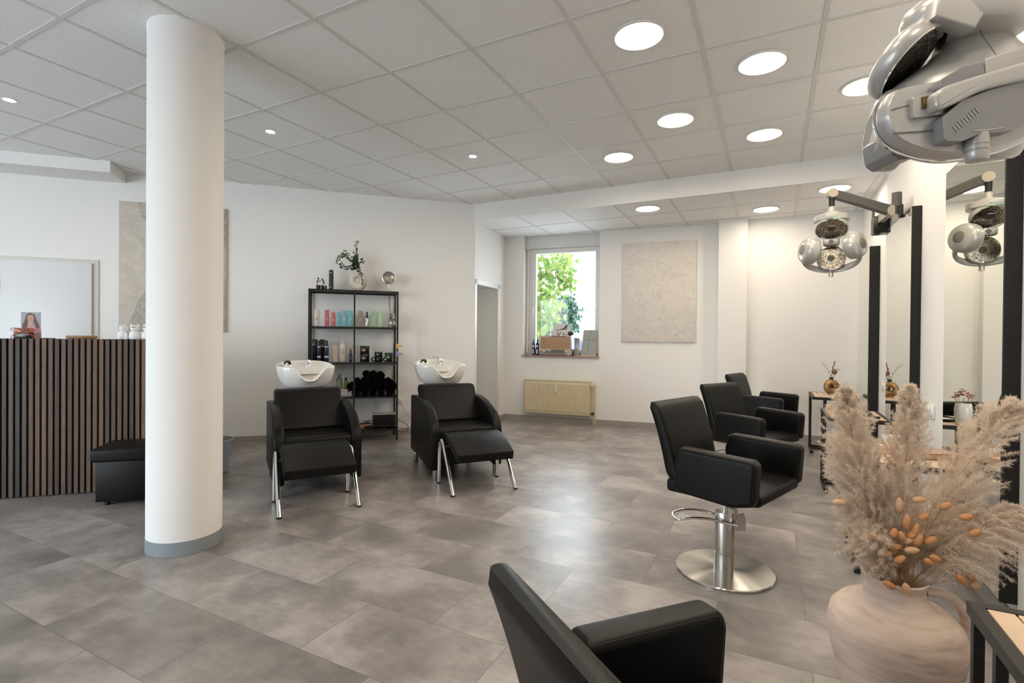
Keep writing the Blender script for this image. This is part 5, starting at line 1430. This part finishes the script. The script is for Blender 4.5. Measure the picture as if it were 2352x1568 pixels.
ctrl = [(-.1363, -.0981), (-.1342, -.0751), (-.1121, -.0609), (-.0488, -.0399), (.0462, -.0109), (.1517, .0188), (.1522, -.0129), (.0468, -.0461), (-.0413, -.068), (-.0904, -.0906), (-.1273, -.1068)]
b = MB(); b.pillow([tuple(v)[:2] for v in smooth_path([(x, z, 0) for x, z in ctrl + ctrl[:1]], 4)][:-1], -.125, -.085, .007, M=XZ); b.obj('control_unit', silver, t, smooth=45)
plate('control_lid', [(-.1273, -.0699), (-.1223, -.0486), (-.0852, -.027), (-.0427, -.0117), (-.0437, -.0413), (-.1061, -.0617)], .085, .118, silver_dark, rad=.006, bev=.004)
plate('lid_cover', [(-.042, -.0106), (.0529, .0203), (.1592, .0513), (.1597, .0212), (.0534, -.0128), (-.0423, -.0406)], .085, .1175, silver, bev=.003)
tb_ = plate('tilt_block', [(-.1187, -.1183), (-.0817, -.0866), (-.032, -.0666), (.057, -.0434), (.1636, -.0097), (.1467, -.0609), (.0758, -.1007), (.0121, -.1404), (-.0521, -.1481), (-.0806, -.1612), (-.1128, -.16)], .080, .115, silver_dark, rad=.004, bev=.004)
b = MB()
for k in range(9):
    f = k / 8; x, z = -.0952 + f * .0397, -.1390 + f * .035
    b.tube([(x - .0035, .1155, z + .005), (x + .0055, .1155, z - .0055)], .0014, n=6)
b.obj('grip_rib', silver, tb_)
b = MB(); b.tube([(-.0603, .1155, -.1432), (-.005, .1155, -.1363)], .0016, n=6); b.obj('edge_strip', silver, tb_)
b = MB(); kx, ky = -.0387, .098
b.lathe([(0, -.1925), (.016, -.1915), (.0185, -.188), (.0189, -.177), (.0172, -.1765), (.0172, -.173), (.0189, -.1725), (.0189, -.166), (.0172, -.1655), (.0172, -.163), (.0187, -.1625), (.0182, -.140), (0, -.138)], n=36, M=Matrix.Translation((kx, ky, 0))); b.obj('handle_knob', silver, t)
b = MB(); b.cyl((.02, .0, .16), (.02, .0, .25), .03, .022); b.obj('neck', silver, t)
b = MB(); b.cyl((.02, .0, .25), (.02, .0, .42), .021); b.obj('hanger', black_plastic, t)
mirror_y(t)
tp = Vector((.33, 1.35, 1.75)) + CR * .02 + Vector((0, 0, .40))
wall_arm(t, tuple(tp), (.80, 1.62, 2.17), (XW, 2.32, 2.19))

# ------------------------------------------------------------------ clay jug with dried grasses
jug_c = Vector((.350, 1.935, 0))
clay = NT('clay_pink')
tcn = clay.n('TexCoord'); mpn = clay.n('Mapping'); mpn.inputs['Scale'].default_value = (1.2, 1.2, 9); clay.l(tcn.outputs['Object'], mpn.inputs['Vector'])
na = clay.n('TexNoise', Scale=4, Detail=6, Roughness=.65, Distortion=.6); clay.l(mpn.outputs[0], na.inputs['Vector'])
nb = clay.n('TexNoise', Scale=5, Detail=3); clay.l(tcn.outputs['Object'], nb.inputs['Vector'])
sm_ = clay.math('ADD', clay.math('MULTIPLY', na.outputs['Fac'], .65), clay.math('MULTIPLY', nb.outputs['Fac'], .35))
clay.l(clay.ramp(sm_, [(.32, (.36, .29, .22, 1)), (.46, (.60, .475, .40, 1)), (.6, (.72, .585, .50, 1)), (.75, (.78, .67, .59, 1))]), clay.b.inputs['Base Color'])
clay.b.inputs['Roughness'].default_value = .8; clay.bump(na.outputs['Fac'], .3, .004)
t = thing('clay_jug', 'tall pinkish clay jug with one visible handle holding pampas grass', 'jug', jug_c, RC)
b = MB(); b.lathe([(0, .002), (.095, .002), (.102, .012), (.118, .07), (.142, .15), (.163, .23), (.175, .295), (.177, .335), (.168, .372), (.145, .398), (.112, .412), (.092, .422), (.083, .440), (.0765, .462), (.078, .482), (.0835, .492), (.080, .497), (.0745, .493), (.069, .478), (.069, .44), (.08, .40), (.0, .36)], n=64); b.obj('jug_body', clay.m, t, smooth=60)
b = MB(); b.tube(smooth_path([(.070, .03, .462), (.105, .04, .464), (.150, .045, .442), (.176, .047, .400), (.178, .047, .362), (.162, .045, .330), (.140, .042, .318)], 6), .0135, n=14, flat=(1, 1.35)); b.obj('handle', clay.m, t); mirror_y(t)
# pampas plumes made of fine hairs
pg = NT('pampas_fluff'); pg.b.inputs['Base Color'].default_value = (.82, .72, .62, 1); pg.b.inputs['Roughness'].default_value = .9; pg.b.inputs['Specular IOR Level'].default_value = .1
ptl = pg.n('BsdfTranslucent'); ptl.inputs['Color'].default_value = (.84, .74, .64, 1); pmx = pg.n('MixShader'); pmx.inputs[0].default_value = .42
pout = [n for n in pg.t.nodes if n.type == 'OUTPUT_MATERIAL'][0]; pg.l(pg.b.outputs[0], pmx.inputs[1]); pg.l(ptl.outputs[0], pmx.inputs[2]); pg.l(pmx.outputs[0], pout.inputs['Surface'])
pamp = pg.m; pamp_stem = mat('pampas_stem', '#b08d68', .8)
mouth = jug_c + Vector((0, 0, .49))
def cam_off(r, t_, z): return CR * r + CT * t_ + Vector((0, 0, z))
def plume(label, axis, w, seed, n_br=190, bare=.18, droop=.25, fuzz=130):
    g = np.random.default_rng(seed)
    t = thing('pampas_plume', label, 'dried grass', mouth - Vector((0, 0, .06)), RC, 'pampas plumes in the clay jug')
    P = [Vector((0, 0, 0))] + [Vector(p) for p in axis]
    path = smooth_path(P, 12); L = len(path)
    MB().tube(path, .0022, n=6).obj('stem', pamp_stem, t)
    pts = np.array([tuple(p) for p in path]); tan = np.gradient(pts, axis=0); tan /= np.linalg.norm(tan, axis=1)[:, None]
    V, F = [], []; cnt = 0
    n_br = int(n_br * 1.35)
    for i in range(n_br):
        f = bare + (1 - bare) * (i + g.random()) / n_br
        k = min(L - 1, int(f * (L - 1))); p = pts[k]; tg = tan[k]
        ff = (f - bare) / (1 - bare)
        env = w * (math.sin(PI * min(1, ff * .86 + .13)) ** .75) * g.uniform(.55, 1.15)
        rnd = g.normal(size=3); rnd -= tg * rnd.dot(tg); rnd /= np.linalg.norm(rnd)
        ln = env * 1.9
        u = np.linspace(0, 1, 9)
        cv = p + np.outer(u * ln * .86, tg) + np.outer(np.sin(u * 1.45) * env * .95, rnd)
        cv[:, 2] -= droop * ln * u ** 2.4
        # fuzz hairs along the side branch
        m = fuzz
        uu = np.sort(g.random(m)) ** .8
        idx = uu * 8; i0 = np.minimum(idx.astype(int), 7); fr = (idx - i0)[:, None]
        base = cv[i0] * (1 - fr) + cv[i0 + 1] * fr
        tb = cv[i0 + 1] - cv[i0]; tb /= np.linalg.norm(tb, axis=1)[:, None]
        rd = g.normal(size=(m, 3)); rd -= tb * (rd * tb).sum(1)[:, None]; rd /= np.linalg.norm(rd, axis=1)[:, None]
        hl = g.uniform(.005, .0135, size=(m, 1)) * (w / .07) ** .3
        d1 = tb * .75 + rd * .65
        mid = base + d1 * hl * .55; tip = base + (d1 + rd * .25) * hl; tip[:, 2] -= hl[:, 0] * .12
        sd = np.cross(d1, g.normal(size=(m, 3))); sd /= np.linalg.norm(sd, axis=1)[:, None]; sd *= .00042
        quad = np.stack([base - sd, base + sd, mid + sd * .9, mid - sd * .9, tip + sd * .3, tip - sd * .3], 1)
        V.append(quad.reshape(-1, 3))
        o = cnt + np.arange(m)[:, None] * 6
        F.append(np.concatenate([o + [0, 1, 2, 3], o + [3, 2, 4, 5]])); cnt += m * 6
        # the branch itself
        s2 = np.cross(cv[1] - cv[0], g.normal(size=3)); s2 /= np.linalg.norm(s2); s2 *= .00040
        rb = np.concatenate([cv - s2, cv + s2]); V.append(rb)
        o = cnt + np.arange(8)[:, None]; F.append(np.concatenate([o, o + 1, o + 10, o + 9], 1)); cnt += 18
    raw_mesh('fluff', np.concatenate(V), np.concatenate(F), pamp, t); mirror_y(t)
    return t
PL = lambda r, t_, z: (r, t_, z)      # local x = CR, y = CT
plume('tall pampas plume leaning left over the far tables', [(-.03, -.02, .12), (-.065, -.03, .26), (-.11, -.03, .45), (-.150, -.02, .645)], .088, 1, n_br=330, bare=.16)
plume('pampas plume behind the leaning left one, standing between it and the upright one', [(-.02, -.05, .12), (-.04, -.08, .25), (-.055, -.10, .38), (-.06, -.12, .50)], .085, 5, n_br=260)
plume('upright pampas plume in the middle reaching the dark mirror side', [(.01, .0, .12), (.02, .0, .28), (.032, .0, .48), (.040, .0, .655)], .072, 2, n_br=320, bare=.14)
plume('pampas plume leaning right in front of the nearest mirror', [(.05, .0, .11), (.12, -.01, .22), (.21, -.02, .36), (.31, -.02, .52), (.375, -.01, .60)], .085, 3, n_br=330, bare=.18)
plume('lower pampas plume spreading right with drooping strands', [(.06, .03, .09), (.13, .05, .16), (.21, .06, .24), (.30, .07, .30)], .090, 4, n_br=230, bare=.24, droop=.55)
plume('short pampas plume low at the left of the jug mouth', [(-.05, .02, .09), (-.09, .03, .16), (-.13, .04, .23)], .075, 8, n_br=120, bare=.25, droop=.4)
# bunny tails: place by direction from the jug mouth (right, front, up)
bt_m = mat('bunny_tail', '#d29a6c', .9, spec=.1, bump=.8, bscale=420); bt_pale = mat('bunny_tail_pale', '#dcb490', .9, spec=.1, bump=.8, bscale=420); bt_stem = mat('bunny_stem', '#a87f50', .8)
tails = [(-.205, .06, .245, 0, 1), (-.120, .10, .155, 140, 1), (-.085, .10, .105, 0, 1), (-.062, .10, .165, 70, 0), (-.045, .11, .160, 110, 0), (-.058, .10, .125, 10, 0), (-.085, .12, .02, 150, 0), (-.020, .10, .145, 20, 1), (-.010, .10, .160, 30, 0), (.004, .11, .150, 60, 0), (.0, .10, .175, 70, 0), (-.024, .10, .20, 85, 0), (.025, .10, .215, 35, 0), (.018, .09, .262, 0, 1), (-.035, .08, .245, 90, 1), (.045, .10, .145, 25, 0), (.055, .11, .095, -20, 0), (.035, .11, .085, -25, 0), (-.020, .12, .122, 0, 1), (-.055, .12, .095, 30, 0), (.095, .09, .245, 20, 0), (.150, .10, .215, 10, 0), (.163, .12, .175, 25, 0), (.120, .13, .04, -50, 0), (.145, .13, .050, -65, 0), (.160, .13, .025, -20, 1), (-.045, .14, .015, -70, 1)]
where = ['far out on the left', 'at the left rim of the bunch', 'left, low beside the jug mouth', 'in the upper left of the cluster', 'leaning inwards at the upper left', 'small, left of the middle', 'drooping over the left jug rim', 'pale, centre of the cluster', 'centre, behind the pale one', 'centre, standing right of the pale one', 'above the centre', 'upright above the cluster', 'long and slanting right above the cluster', 'pale, highest in the middle', 'small and round above the middle', 'slanting right at the right of the cluster', 'lying right, low in the cluster', 'lowest right in the cluster', 'pale, low in the centre', 'small, low left of the centre', 'right, in front of the right plume', 'pale-stemmed, farther right', 'darkest, right in front of the plume', 'drooping right over the handle', 'drooping right, inner of the pair by the handle', 'pale tip at the lowest right', 'hanging in front of the jug neck']
for (r, f, z, an, pale), wl_ in zip(tails, where):
    t = thing('bunny_tail', 'apricot bunny tail grass head ' + wl_, 'dried grass', mouth - Vector((0, 0, .05)), RC, 'bunny tail grasses in the clay jug')
    tip = Vector((r, f * .75, z + .05)); d = Vector((math.cos(R(an)), 0, math.sin(R(an)))) 
    if r < -.06 and an in (0,): d.x = -abs(d.x)
    ln = random.uniform(.030, .046)
    a0 = tip - d * ln * .5
    MB().tube(smooth_path([(r * .08, f * .12, 0), (r * .45, f * .45, max(.06, z * .55)), tuple(a0 - d * .03), tuple(a0)], 6), .0008, n=5).obj('stem', bt_stem, t)
    b = MB(); M = axis_frame(a0, d)
    b.lathe([(0, -.001), (.0055, .003), (.0092, ln * .25), (.0098, ln * .5), (.0078, ln * .78), (.004, ln * .95), (0, ln)], n=16, M=M)
    b.obj('seed_head', bt_pale if pale else bt_m, t, smooth=80); mirror_y(t)

# ------------------------------------------------------------------ things on the styling tables
gold = NT('aged_gold'); tc_ = gold.n('TexCoord'); n_ = gold.n('TexNoise', Scale=16, Detail=5, Roughness=.7); gold.l(tc_.outputs['Object'], n_.inputs['Vector'])
gold.l(gold.ramp(n_.outputs['Fac'], [(.35, (.07, .055, .035, 1)), (.5, (.36, .20, .075, 1)), (.65, (.55, .36, .17, 1))]), gold.b.inputs['Base Color']); gold.b.inputs['Metallic'].default_value = .55; gold.b.inputs['Roughness'].default_value = .35
gv = Vector((.60, 6.58, .631))
t = thing('gold_vase', 'small aged gold ring vase on the far plank table', 'vase', gv, RC)
b = MB(); nu, nv = 48, 16; rings = []
for i in range(nu + 1):
    a = 2 * PI * i / nu; off = .5 + .5 * math.cos(a)          # thicker on the right
    r0 = .027 + .022 * off; Rx = .082 - r0
    cx_, cz_ = Rx * math.cos(a) + .0, Rx * math.sin(a)
    rings.append([(cx_ + r0 * math.cos(q) * math.cos(a), 1.15 * r0 * math.sin(q), .082 + cz_ + r0 * math.cos(q) * math.sin(a)) for q in [2 * PI * j / nv for j in range(nv)]])
b.loft(rings, caps=False); bmesh.ops.remove_doubles(b.bm, verts=b.bm.verts, dist=1e-5); b.obj('vase_body', gold.m, t, smooth=80)
b = MB(); b.lathe([(.030, .0), (.034, .001), (.034, .010), (.0, .012)], n=24); b.obj('foot', gold.m, t)
b = MB(); b.lathe([(.026, .155), (.017, .168), (.017, .176), (.024, .184), (.020, .185), (.014, .176)], n=24, cap=False); b.obj('vase_neck', mat('neck_dark', (.05, .045, .03), .4, metal=.4), t)
dry = mat('dry_brown', (.30, .15, .055), .8); dry2 = mat('dry_pod', (.22, .12, .07), .8)
def sprig(label, pts, r, head=None, spikes=0):
    t = thing('dried_stem', label, 'dried flower', gv + Vector((0, 0, .17)), RC, 'dried stems in the gold vase')
    path = smooth_path(pts, 6); MB().tube(path, r, n=6).obj('stem', dry, t)
    b = MB(); made = False
    for k in range(spikes):
        p = Vector(path[int(len(path) * (.35 + .6 * k / spikes))]); q = p + Vector((random.uniform(-.016, .016), random.uniform(-.01, .01), random.uniform(.012, .035)))
        b.tube([p, p.lerp(q, .5) + Vector((.002, 0, 0)), q], r * .9, n=5, radii=[r, r * 1.3, r * .3]); made = True
    if made: b.obj('grass_head', dry, t)
    if head:
        b = MB(); M = axis_frame(head, (.3, 0, 1)); b.lathe([(0, 0), (.014, .006), (.023, .024), (.020, .044), (.008, .054), (.010, .060), (0, .060)], n=18, M=M); b.obj('seed_pod', dry2, t)
sprig('straight dried grass ear rising from the gold vase', [(0, 0, -.05), (.004, 0, .04), (.016, 0, .11), (.036, 0, .19)], .0034, None, 26)
sprig('dried stem with round seed pod at the right of the gold vase', [(.003, 0, -.05), (.016, .0, .01), (.028, 0, .045)], .0024, (.028, .0, .045))
sprig('thin dried twig leaning left from the gold vase', [(-.003, 0, -.05), (-.016, 0, .03), (-.05, 0, .11), (-.115, 0, .18)], .0016, None, 7)
sprig('short dried leaf curling right behind the seed pod', [(.004, .004, -.05), (.03, .006, .04), (.06, .004, .10), (.085, .003, .098), (.098, .0, .085)], .003)
t = thing('hand_mirror', 'round black-rimmed hand mirror lying on the middle plank table', 'mirror', (.60, 4.88, .631), 0)
b = MB(); b.lathe([(0, 0), (.118, 0), (.124, .004), (.124, .018), (.114, .020), (.112, .013), (0, .013)], n=48); b.box((.10, -.14, .009), (.03, .13, .014), bev=.004, rz=R(35)); b.obj('rim', bottle_black, t)
b = MB(); b.lathe([(0, .0145), (.111, .0145)], n=48, cap=False); b.obj('mirror_glass', mirror_mat, t)
t = thing('copper_folder', 'glittering copper coloured folder lying on the table behind the pampas grass', 'folder', (.69, 3.30, .631), R(28))
cg = mat('copper_glitter', (.50, .22, .12), .25, coat=.6, bump=.8, bscale=160, var=.3, vscale=30)
b = MB(); b.prism(rpoly([(-.15, -.10), (.15, -.10), (.15, .10), (-.15, .10)], .006, 2), 0, .022, bev=.003); b.obj('cover', mat('copper_edge', (.62, .38, .22), .4), t)
b = MB(); b.prism([(-.145, -.095), (.13, -.095), (.145, .0), (.10, .095), (-.145, .095)], .0225, .028, bev=.002); b.obj('glitter_panel', cg, t)
t = thing('white_bowl', 'small glossy white bowl behind the pampas grass on the table', 'bowl', (.62, 3.52, .631))
b = MB(); b.lathe([(0, 0), (.03, .0), (.034, .006), (.052, .035), (.056, .055), (.053, .055), (.046, .035), (0, .010)], n=36); b.obj('bowl', ceramic, t)
# white vase with orange dried flowers on the middle table
fv = Vector((.50, 4.66, .631))
t = thing('white_vase', 'white vase of orange dried flowers on the middle plank table', 'vase', fv)
b = MB(); b.lathe([(0, 0), (.035, 0), (.042, .01), (.05, .06), (.052, .11), (.046, .15), (.042, .155), (.046, .148), (.045, .06), (0, .02)], n=36); b.obj('vase_body', ceramic, t)
t = thing('flower_bunch', 'bunch of orange and pink dried flowers in the white vase', 'dried flowers', fv + Vector((0, 0, .13)))
fm = [mat('flower_orange', (.62, .24, .07), .8), mat('flower_pink', (.60, .22, .20), .8), mat('flower_straw', (.55, .38, .16), .8), mat('flower_mauve', (.36, .22, .26), .8)]
for ci in range(4):
    b = MB()
    for k in range(9):
        a = random.uniform(0, 2 * PI); rr = random.uniform(.01, .075); p = Vector((rr * math.cos(a), rr * math.sin(a), .05 + .055 * (1 - rr / .08) + random.uniform(-.012, .02)))
        for q in range(10):
            an = 2 * PI * q / 10; d = Vector((math.cos(an), math.sin(an), random.uniform(.2, .9))).normalized()
            b.poly([p, p + d * .012 + Vector((-d.y, d.x, 0)) * .005, p + d * .020, p + d * .012 - Vector((-d.y, d.x, 0)) * .005])
    b.obj('blossom', fm[ci], t, smooth=0)
b = MB()
for k in range(10): a = k * .63; b.tube([(0, 0, -.08), (.03 * math.cos(a), .03 * math.sin(a), .01), (.05 * math.cos(a), .05 * math.sin(a), .06)], .0012, n=5)
b.obj('stem', bt_stem, t)

# ------------------------------------------------------------------ outdoors behind the window
ground = mat('bounce_ground', (.66, .65, .63), .9)  # ground colour brightened like sunlit paving, to bounce light onto the ceiling
b = MB(); b.box((-20, 70, -.9), (260, 240, .1)); struct(b.obj('ground', ground, smooth=0))
def ray(px, py, D):      # a spot at depth D that the window shows
    return Vector((0, 0, H)) + (cr * ((px - 1176) / 1167.8) - cu_ * ((py - 784) / 1167.8) + cf) * D
leafg = NT('maple_leaf')
leafg.b.inputs['Base Color'].default_value = (.20, .36, .05, 1); leafg.b.inputs['Roughness'].default_value = .5
tl = leafg.n('BsdfTranslucent'); tl.inputs['Color'].default_value = (.42, .62, .10, 1); ms = leafg.n('MixShader'); ms.inputs[0].default_value = .55
oi = leafg.n('NewGeometry'); wn_ = leafg.n('TexWhiteNoise', noise_dimensions='1D'); leafg.l(oi.outputs['Random Per Island'], wn_.inputs['W'])
leafg.l(leafg.ramp(wn_.outputs['Value'], [(0, (.030, .065, .008, 1)), (.5, (.065, .12, .016, 1)), (1, (.11, .145, .03, 1))]), leafg.b.inputs['Base Color'])
leafg.l(leafg.ramp(wn_.outputs['Value'], [(0, (.075, .15, .014, 1)), (.6, (.15, .23, .03, 1)), (1, (.27, .25, .10, 1))]), tl.inputs['Color'])
outn = [n for n in leafg.t.nodes if n.type == 'OUTPUT_MATERIAL'][0]
leafg.l(leafg.b.outputs[0], ms.inputs[1]); leafg.l(tl.outputs[0], ms.inputs[2]); leafg.l(ms.outputs[0], outn.inputs['Surface'])
bark = mat('bark', (.16, .11, .07), .9)
star = []
for k, (an, rr) in enumerate([(-90, .15), (-60, .42), (-38, .30), (-10, .62), (12, .36), (28, .60), (45, .40), (62, .72), (76, .48), (90, 1.0), (104, .48), (118, .72), (135, .40), (152, .60), (168, .36), (190, .62), (218, .30), (240, .42)]): star.append((rr * math.cos(R(an)), rr * math.sin(R(an))))
def leaf_cloud(name, centres, n, size, m, parent, seed, spread):
    g = np.random.default_rng(seed); V, F = [], []; st = np.array(star); k = len(st); cnt = 0; faces = []
    for i in range(n):
        c = np.array(centres[g.integers(len(centres))]) + g.normal(size=3) * spread
        nx = g.normal(size=3) * .8 + np.array([.3, -.9, .1]); nx /= np.linalg.norm(nx)
        up = np.array([g.normal() * .5, g.normal() * .3, -1.0]); x = np.cross(up, nx); x /= np.linalg.norm(x); y = np.cross(nx, x)
        s = size * g.uniform(.6, 1.15)
        V.append(c + s * (np.outer(st[:, 0], x) + np.outer(st[:, 1], y) + np.outer(.18 * (st[:, 0] ** 2), nx)))
        faces.append(tuple(range(cnt, cnt + k))); cnt += k
    me = bpy.data.meshes.new(name); me.from_pydata([tuple(v) for v in np.concatenate(V)], [], faces); me.materials.append(m)
    o = bpy.data.objects.new(name, me); COL.objects.link(o); o.parent = parent; return o
t = thing('maple_tree', 'sunlit bright green maple tree just outside the window', 'tree', (0, 0, 0))
D = 12.5
cen = []
for (px_, y0, y1, k) in ((1226, 570, 770, 14), (1243, 570, 760, 16), (1262, 575, 745, 14), (1280, 580, 730, 11), (1296, 582, 655, 7), (1306, 590, 620, 3), (1308, 642, 660, 3), (1200, 560, 760, 12), (1170, 540, 740, 10)):
    for j in range(k): cen.append(tuple(ray(px_, y0 + (y1 - y0) * (j + .5) / k, D + random.uniform(-.8, .8))))
leaf_cloud('foliage', cen, 1150, .135, leafg.m, t, 4, .11)
b = MB(); base = ray(1165, 900, D + .2); base.z = -.85; crown = ray(1165, 560, D + .2)
b.tube([tuple(base), tuple(base.lerp(crown, .5)), tuple(crown)], .16, n=12, radii=[.2, .16, .10]); b.obj('trunk', bark, t)
for i, (a, c) in enumerate((((1165, 640), (1262, 650)), ((1165, 600), (1290, 612)), ((1165, 690), (1268, 712)), ((1166, 720), (1250, 735)), ((1262, 640), (1312, 650)))):
    b = MB(); p, q = ray(*a, D + .1), ray(*c, D); b.tube([tuple(p), tuple(p.lerp(q, .5) + Vector((0, 0, .12))), tuple(q)], .02, n=7, radii=[.03, .018, .007]); b.obj('branch', bark, t)
dgl = mat('conifer_green', (.014, .036, .018), .8); dg2 = mat('birch_green', (.024, .058, .034), .8)
def bush(name, label, cat, pxs, D, n, size, m, seed, spread):
    c = [tuple(ray(x, y, D)) for x, y in pxs]
    base = Vector(c[0]); base.z = -.85
    t = thing(name, label, cat, (0, 0, 0))
    g = np.random.default_rng(seed); V = []; F = []; o = 0
    for i in range(n):
        p = np.array(c[g.integers(len(c))]) + g.normal(size=3) * spread
        d = g.normal(size=3); d /= np.linalg.norm(d); e = np.cross(d, g.normal(size=3)); e /= np.linalg.norm(e)
        V += [p, p + d * size * .5 + e * size * .35, p + d * size, p + d * size * .5 - e * size * .35]; F.append((o, o + 1, o + 2, o + 3)); o += 4
    raw_mesh('foliage', np.array(V), np.array(F), m, t)
    xm = sum(p[0] for p in c) / len(c); ym = sum(p[1] for p in c) / len(c)
    b = MB(); b.tube([(xm, ym, -.85), (xm, ym, min(p[2] for p in c))], .12, n=10); b.obj('trunk', bark, t)
bush('conifer_bush', 'dark green conifer bush low behind the maple leaves', 'bush', [(1222 + 8 * k, y) for k in range(7) for y in range(738 + (6 if k in (0, 3, 6) else 0), 776, 8)], 17, 1500, .24, dgl, 3, .10)
bush('round_tree', 'bluish green round tree in the middle distance outside the window', 'tree', [(1284, 712), (1296, 698), (1304, 712), (1292, 726), (1306, 728), (1282, 738), (1300, 742), (1290, 752), (1308, 748)], 34, 1300, .34, dg2, 6, .30)
wht = mat('render_white', (.80, .80, .78), .8); roofm = mat('roof_slate', (.075, .073, .085), .7); winb = mat('window_blue', (.03, .05, .08), .4)
t = thing('garage_building', 'long white flat-roofed building outside the window', 'building', ray(1375, 770, 40) * 1.0, RC)
b = MB(); b.box((0, -3, -.2), (4.6, 5, 3.6)); b.obj('wall', wht, t, smooth=0)
b = MB(); b.box((0, -3, 1.65), (4.75, 5.2, .14)); b.obj('roof', roofm, t, smooth=0)
b = MB(); b.box((0, -.46, .95), (4.6, .06, .10)); b.box((0, -.46, .62), (4.6, .06, .06)); b.obj('eaves_line', mat('gutter_grey', (.08, .08, .085), .6), t, smooth=0)
for x in (-1.28, .3):
    b = MB(); b.box((x, -.47, .42), (.28, .06, .26)); b.obj('window', winb, t, smooth=0)
t = thing('house', 'distant house with grey hipped roof and chimney outside the window', 'house', ray(1333, 722, 150), RC)
b = MB(); b.box((0, 0, -4.0), (8, 6, 8.0)); b.obj('wall', wht, t, smooth=0)
b = MB(); b.loft([[(-4.4, -3.3, 0), (4.4, -3.3, 0), (4.4, 3.3, 0), (-4.4, 3.3, 0)], [(-2.2, -.2, 2.5), (2.0, -.2, 2.5), (2.0, .2, 2.5), (-2.2, .2, 2.5)]]); rf = b.obj('roof', roofm, t, smooth=0)
b = MB(); b.box((-1.6, .4, 2.6), (.7, .7, 2.2)); b.obj('chimney', mat('chimney_grey', (.04, .04, .06), .7), t, smooth=0)
t = thing('parked_van', 'pale blue parked van low outside behind the radio', 'van', ray(1262, 800, 15), RC)
vb = mat('van_blue', (.032, .045, .11), .35)
b = MB(); b.prism(rpoly([(-.85, -1.5), (.85, -1.5), (.85, .0), (.75, .32), (-.75, .32), (-.85, 0)], [.1, .1, .2, .2, .2, .2]), -1.5, 1.5, M=frame((0, 0, 0), (1, 0, 0), (0, 0, 1), (0, -1, 0)), bev=.05); b.obj('body', vb, t)
for x in (-.7, .7):
    for y in (-1.0, 1.0):
        b = MB(); b.cyl((x - .1, y, -1.5), (x + .1, y, -1.5), .32); b.obj('wheel', rubber, t)
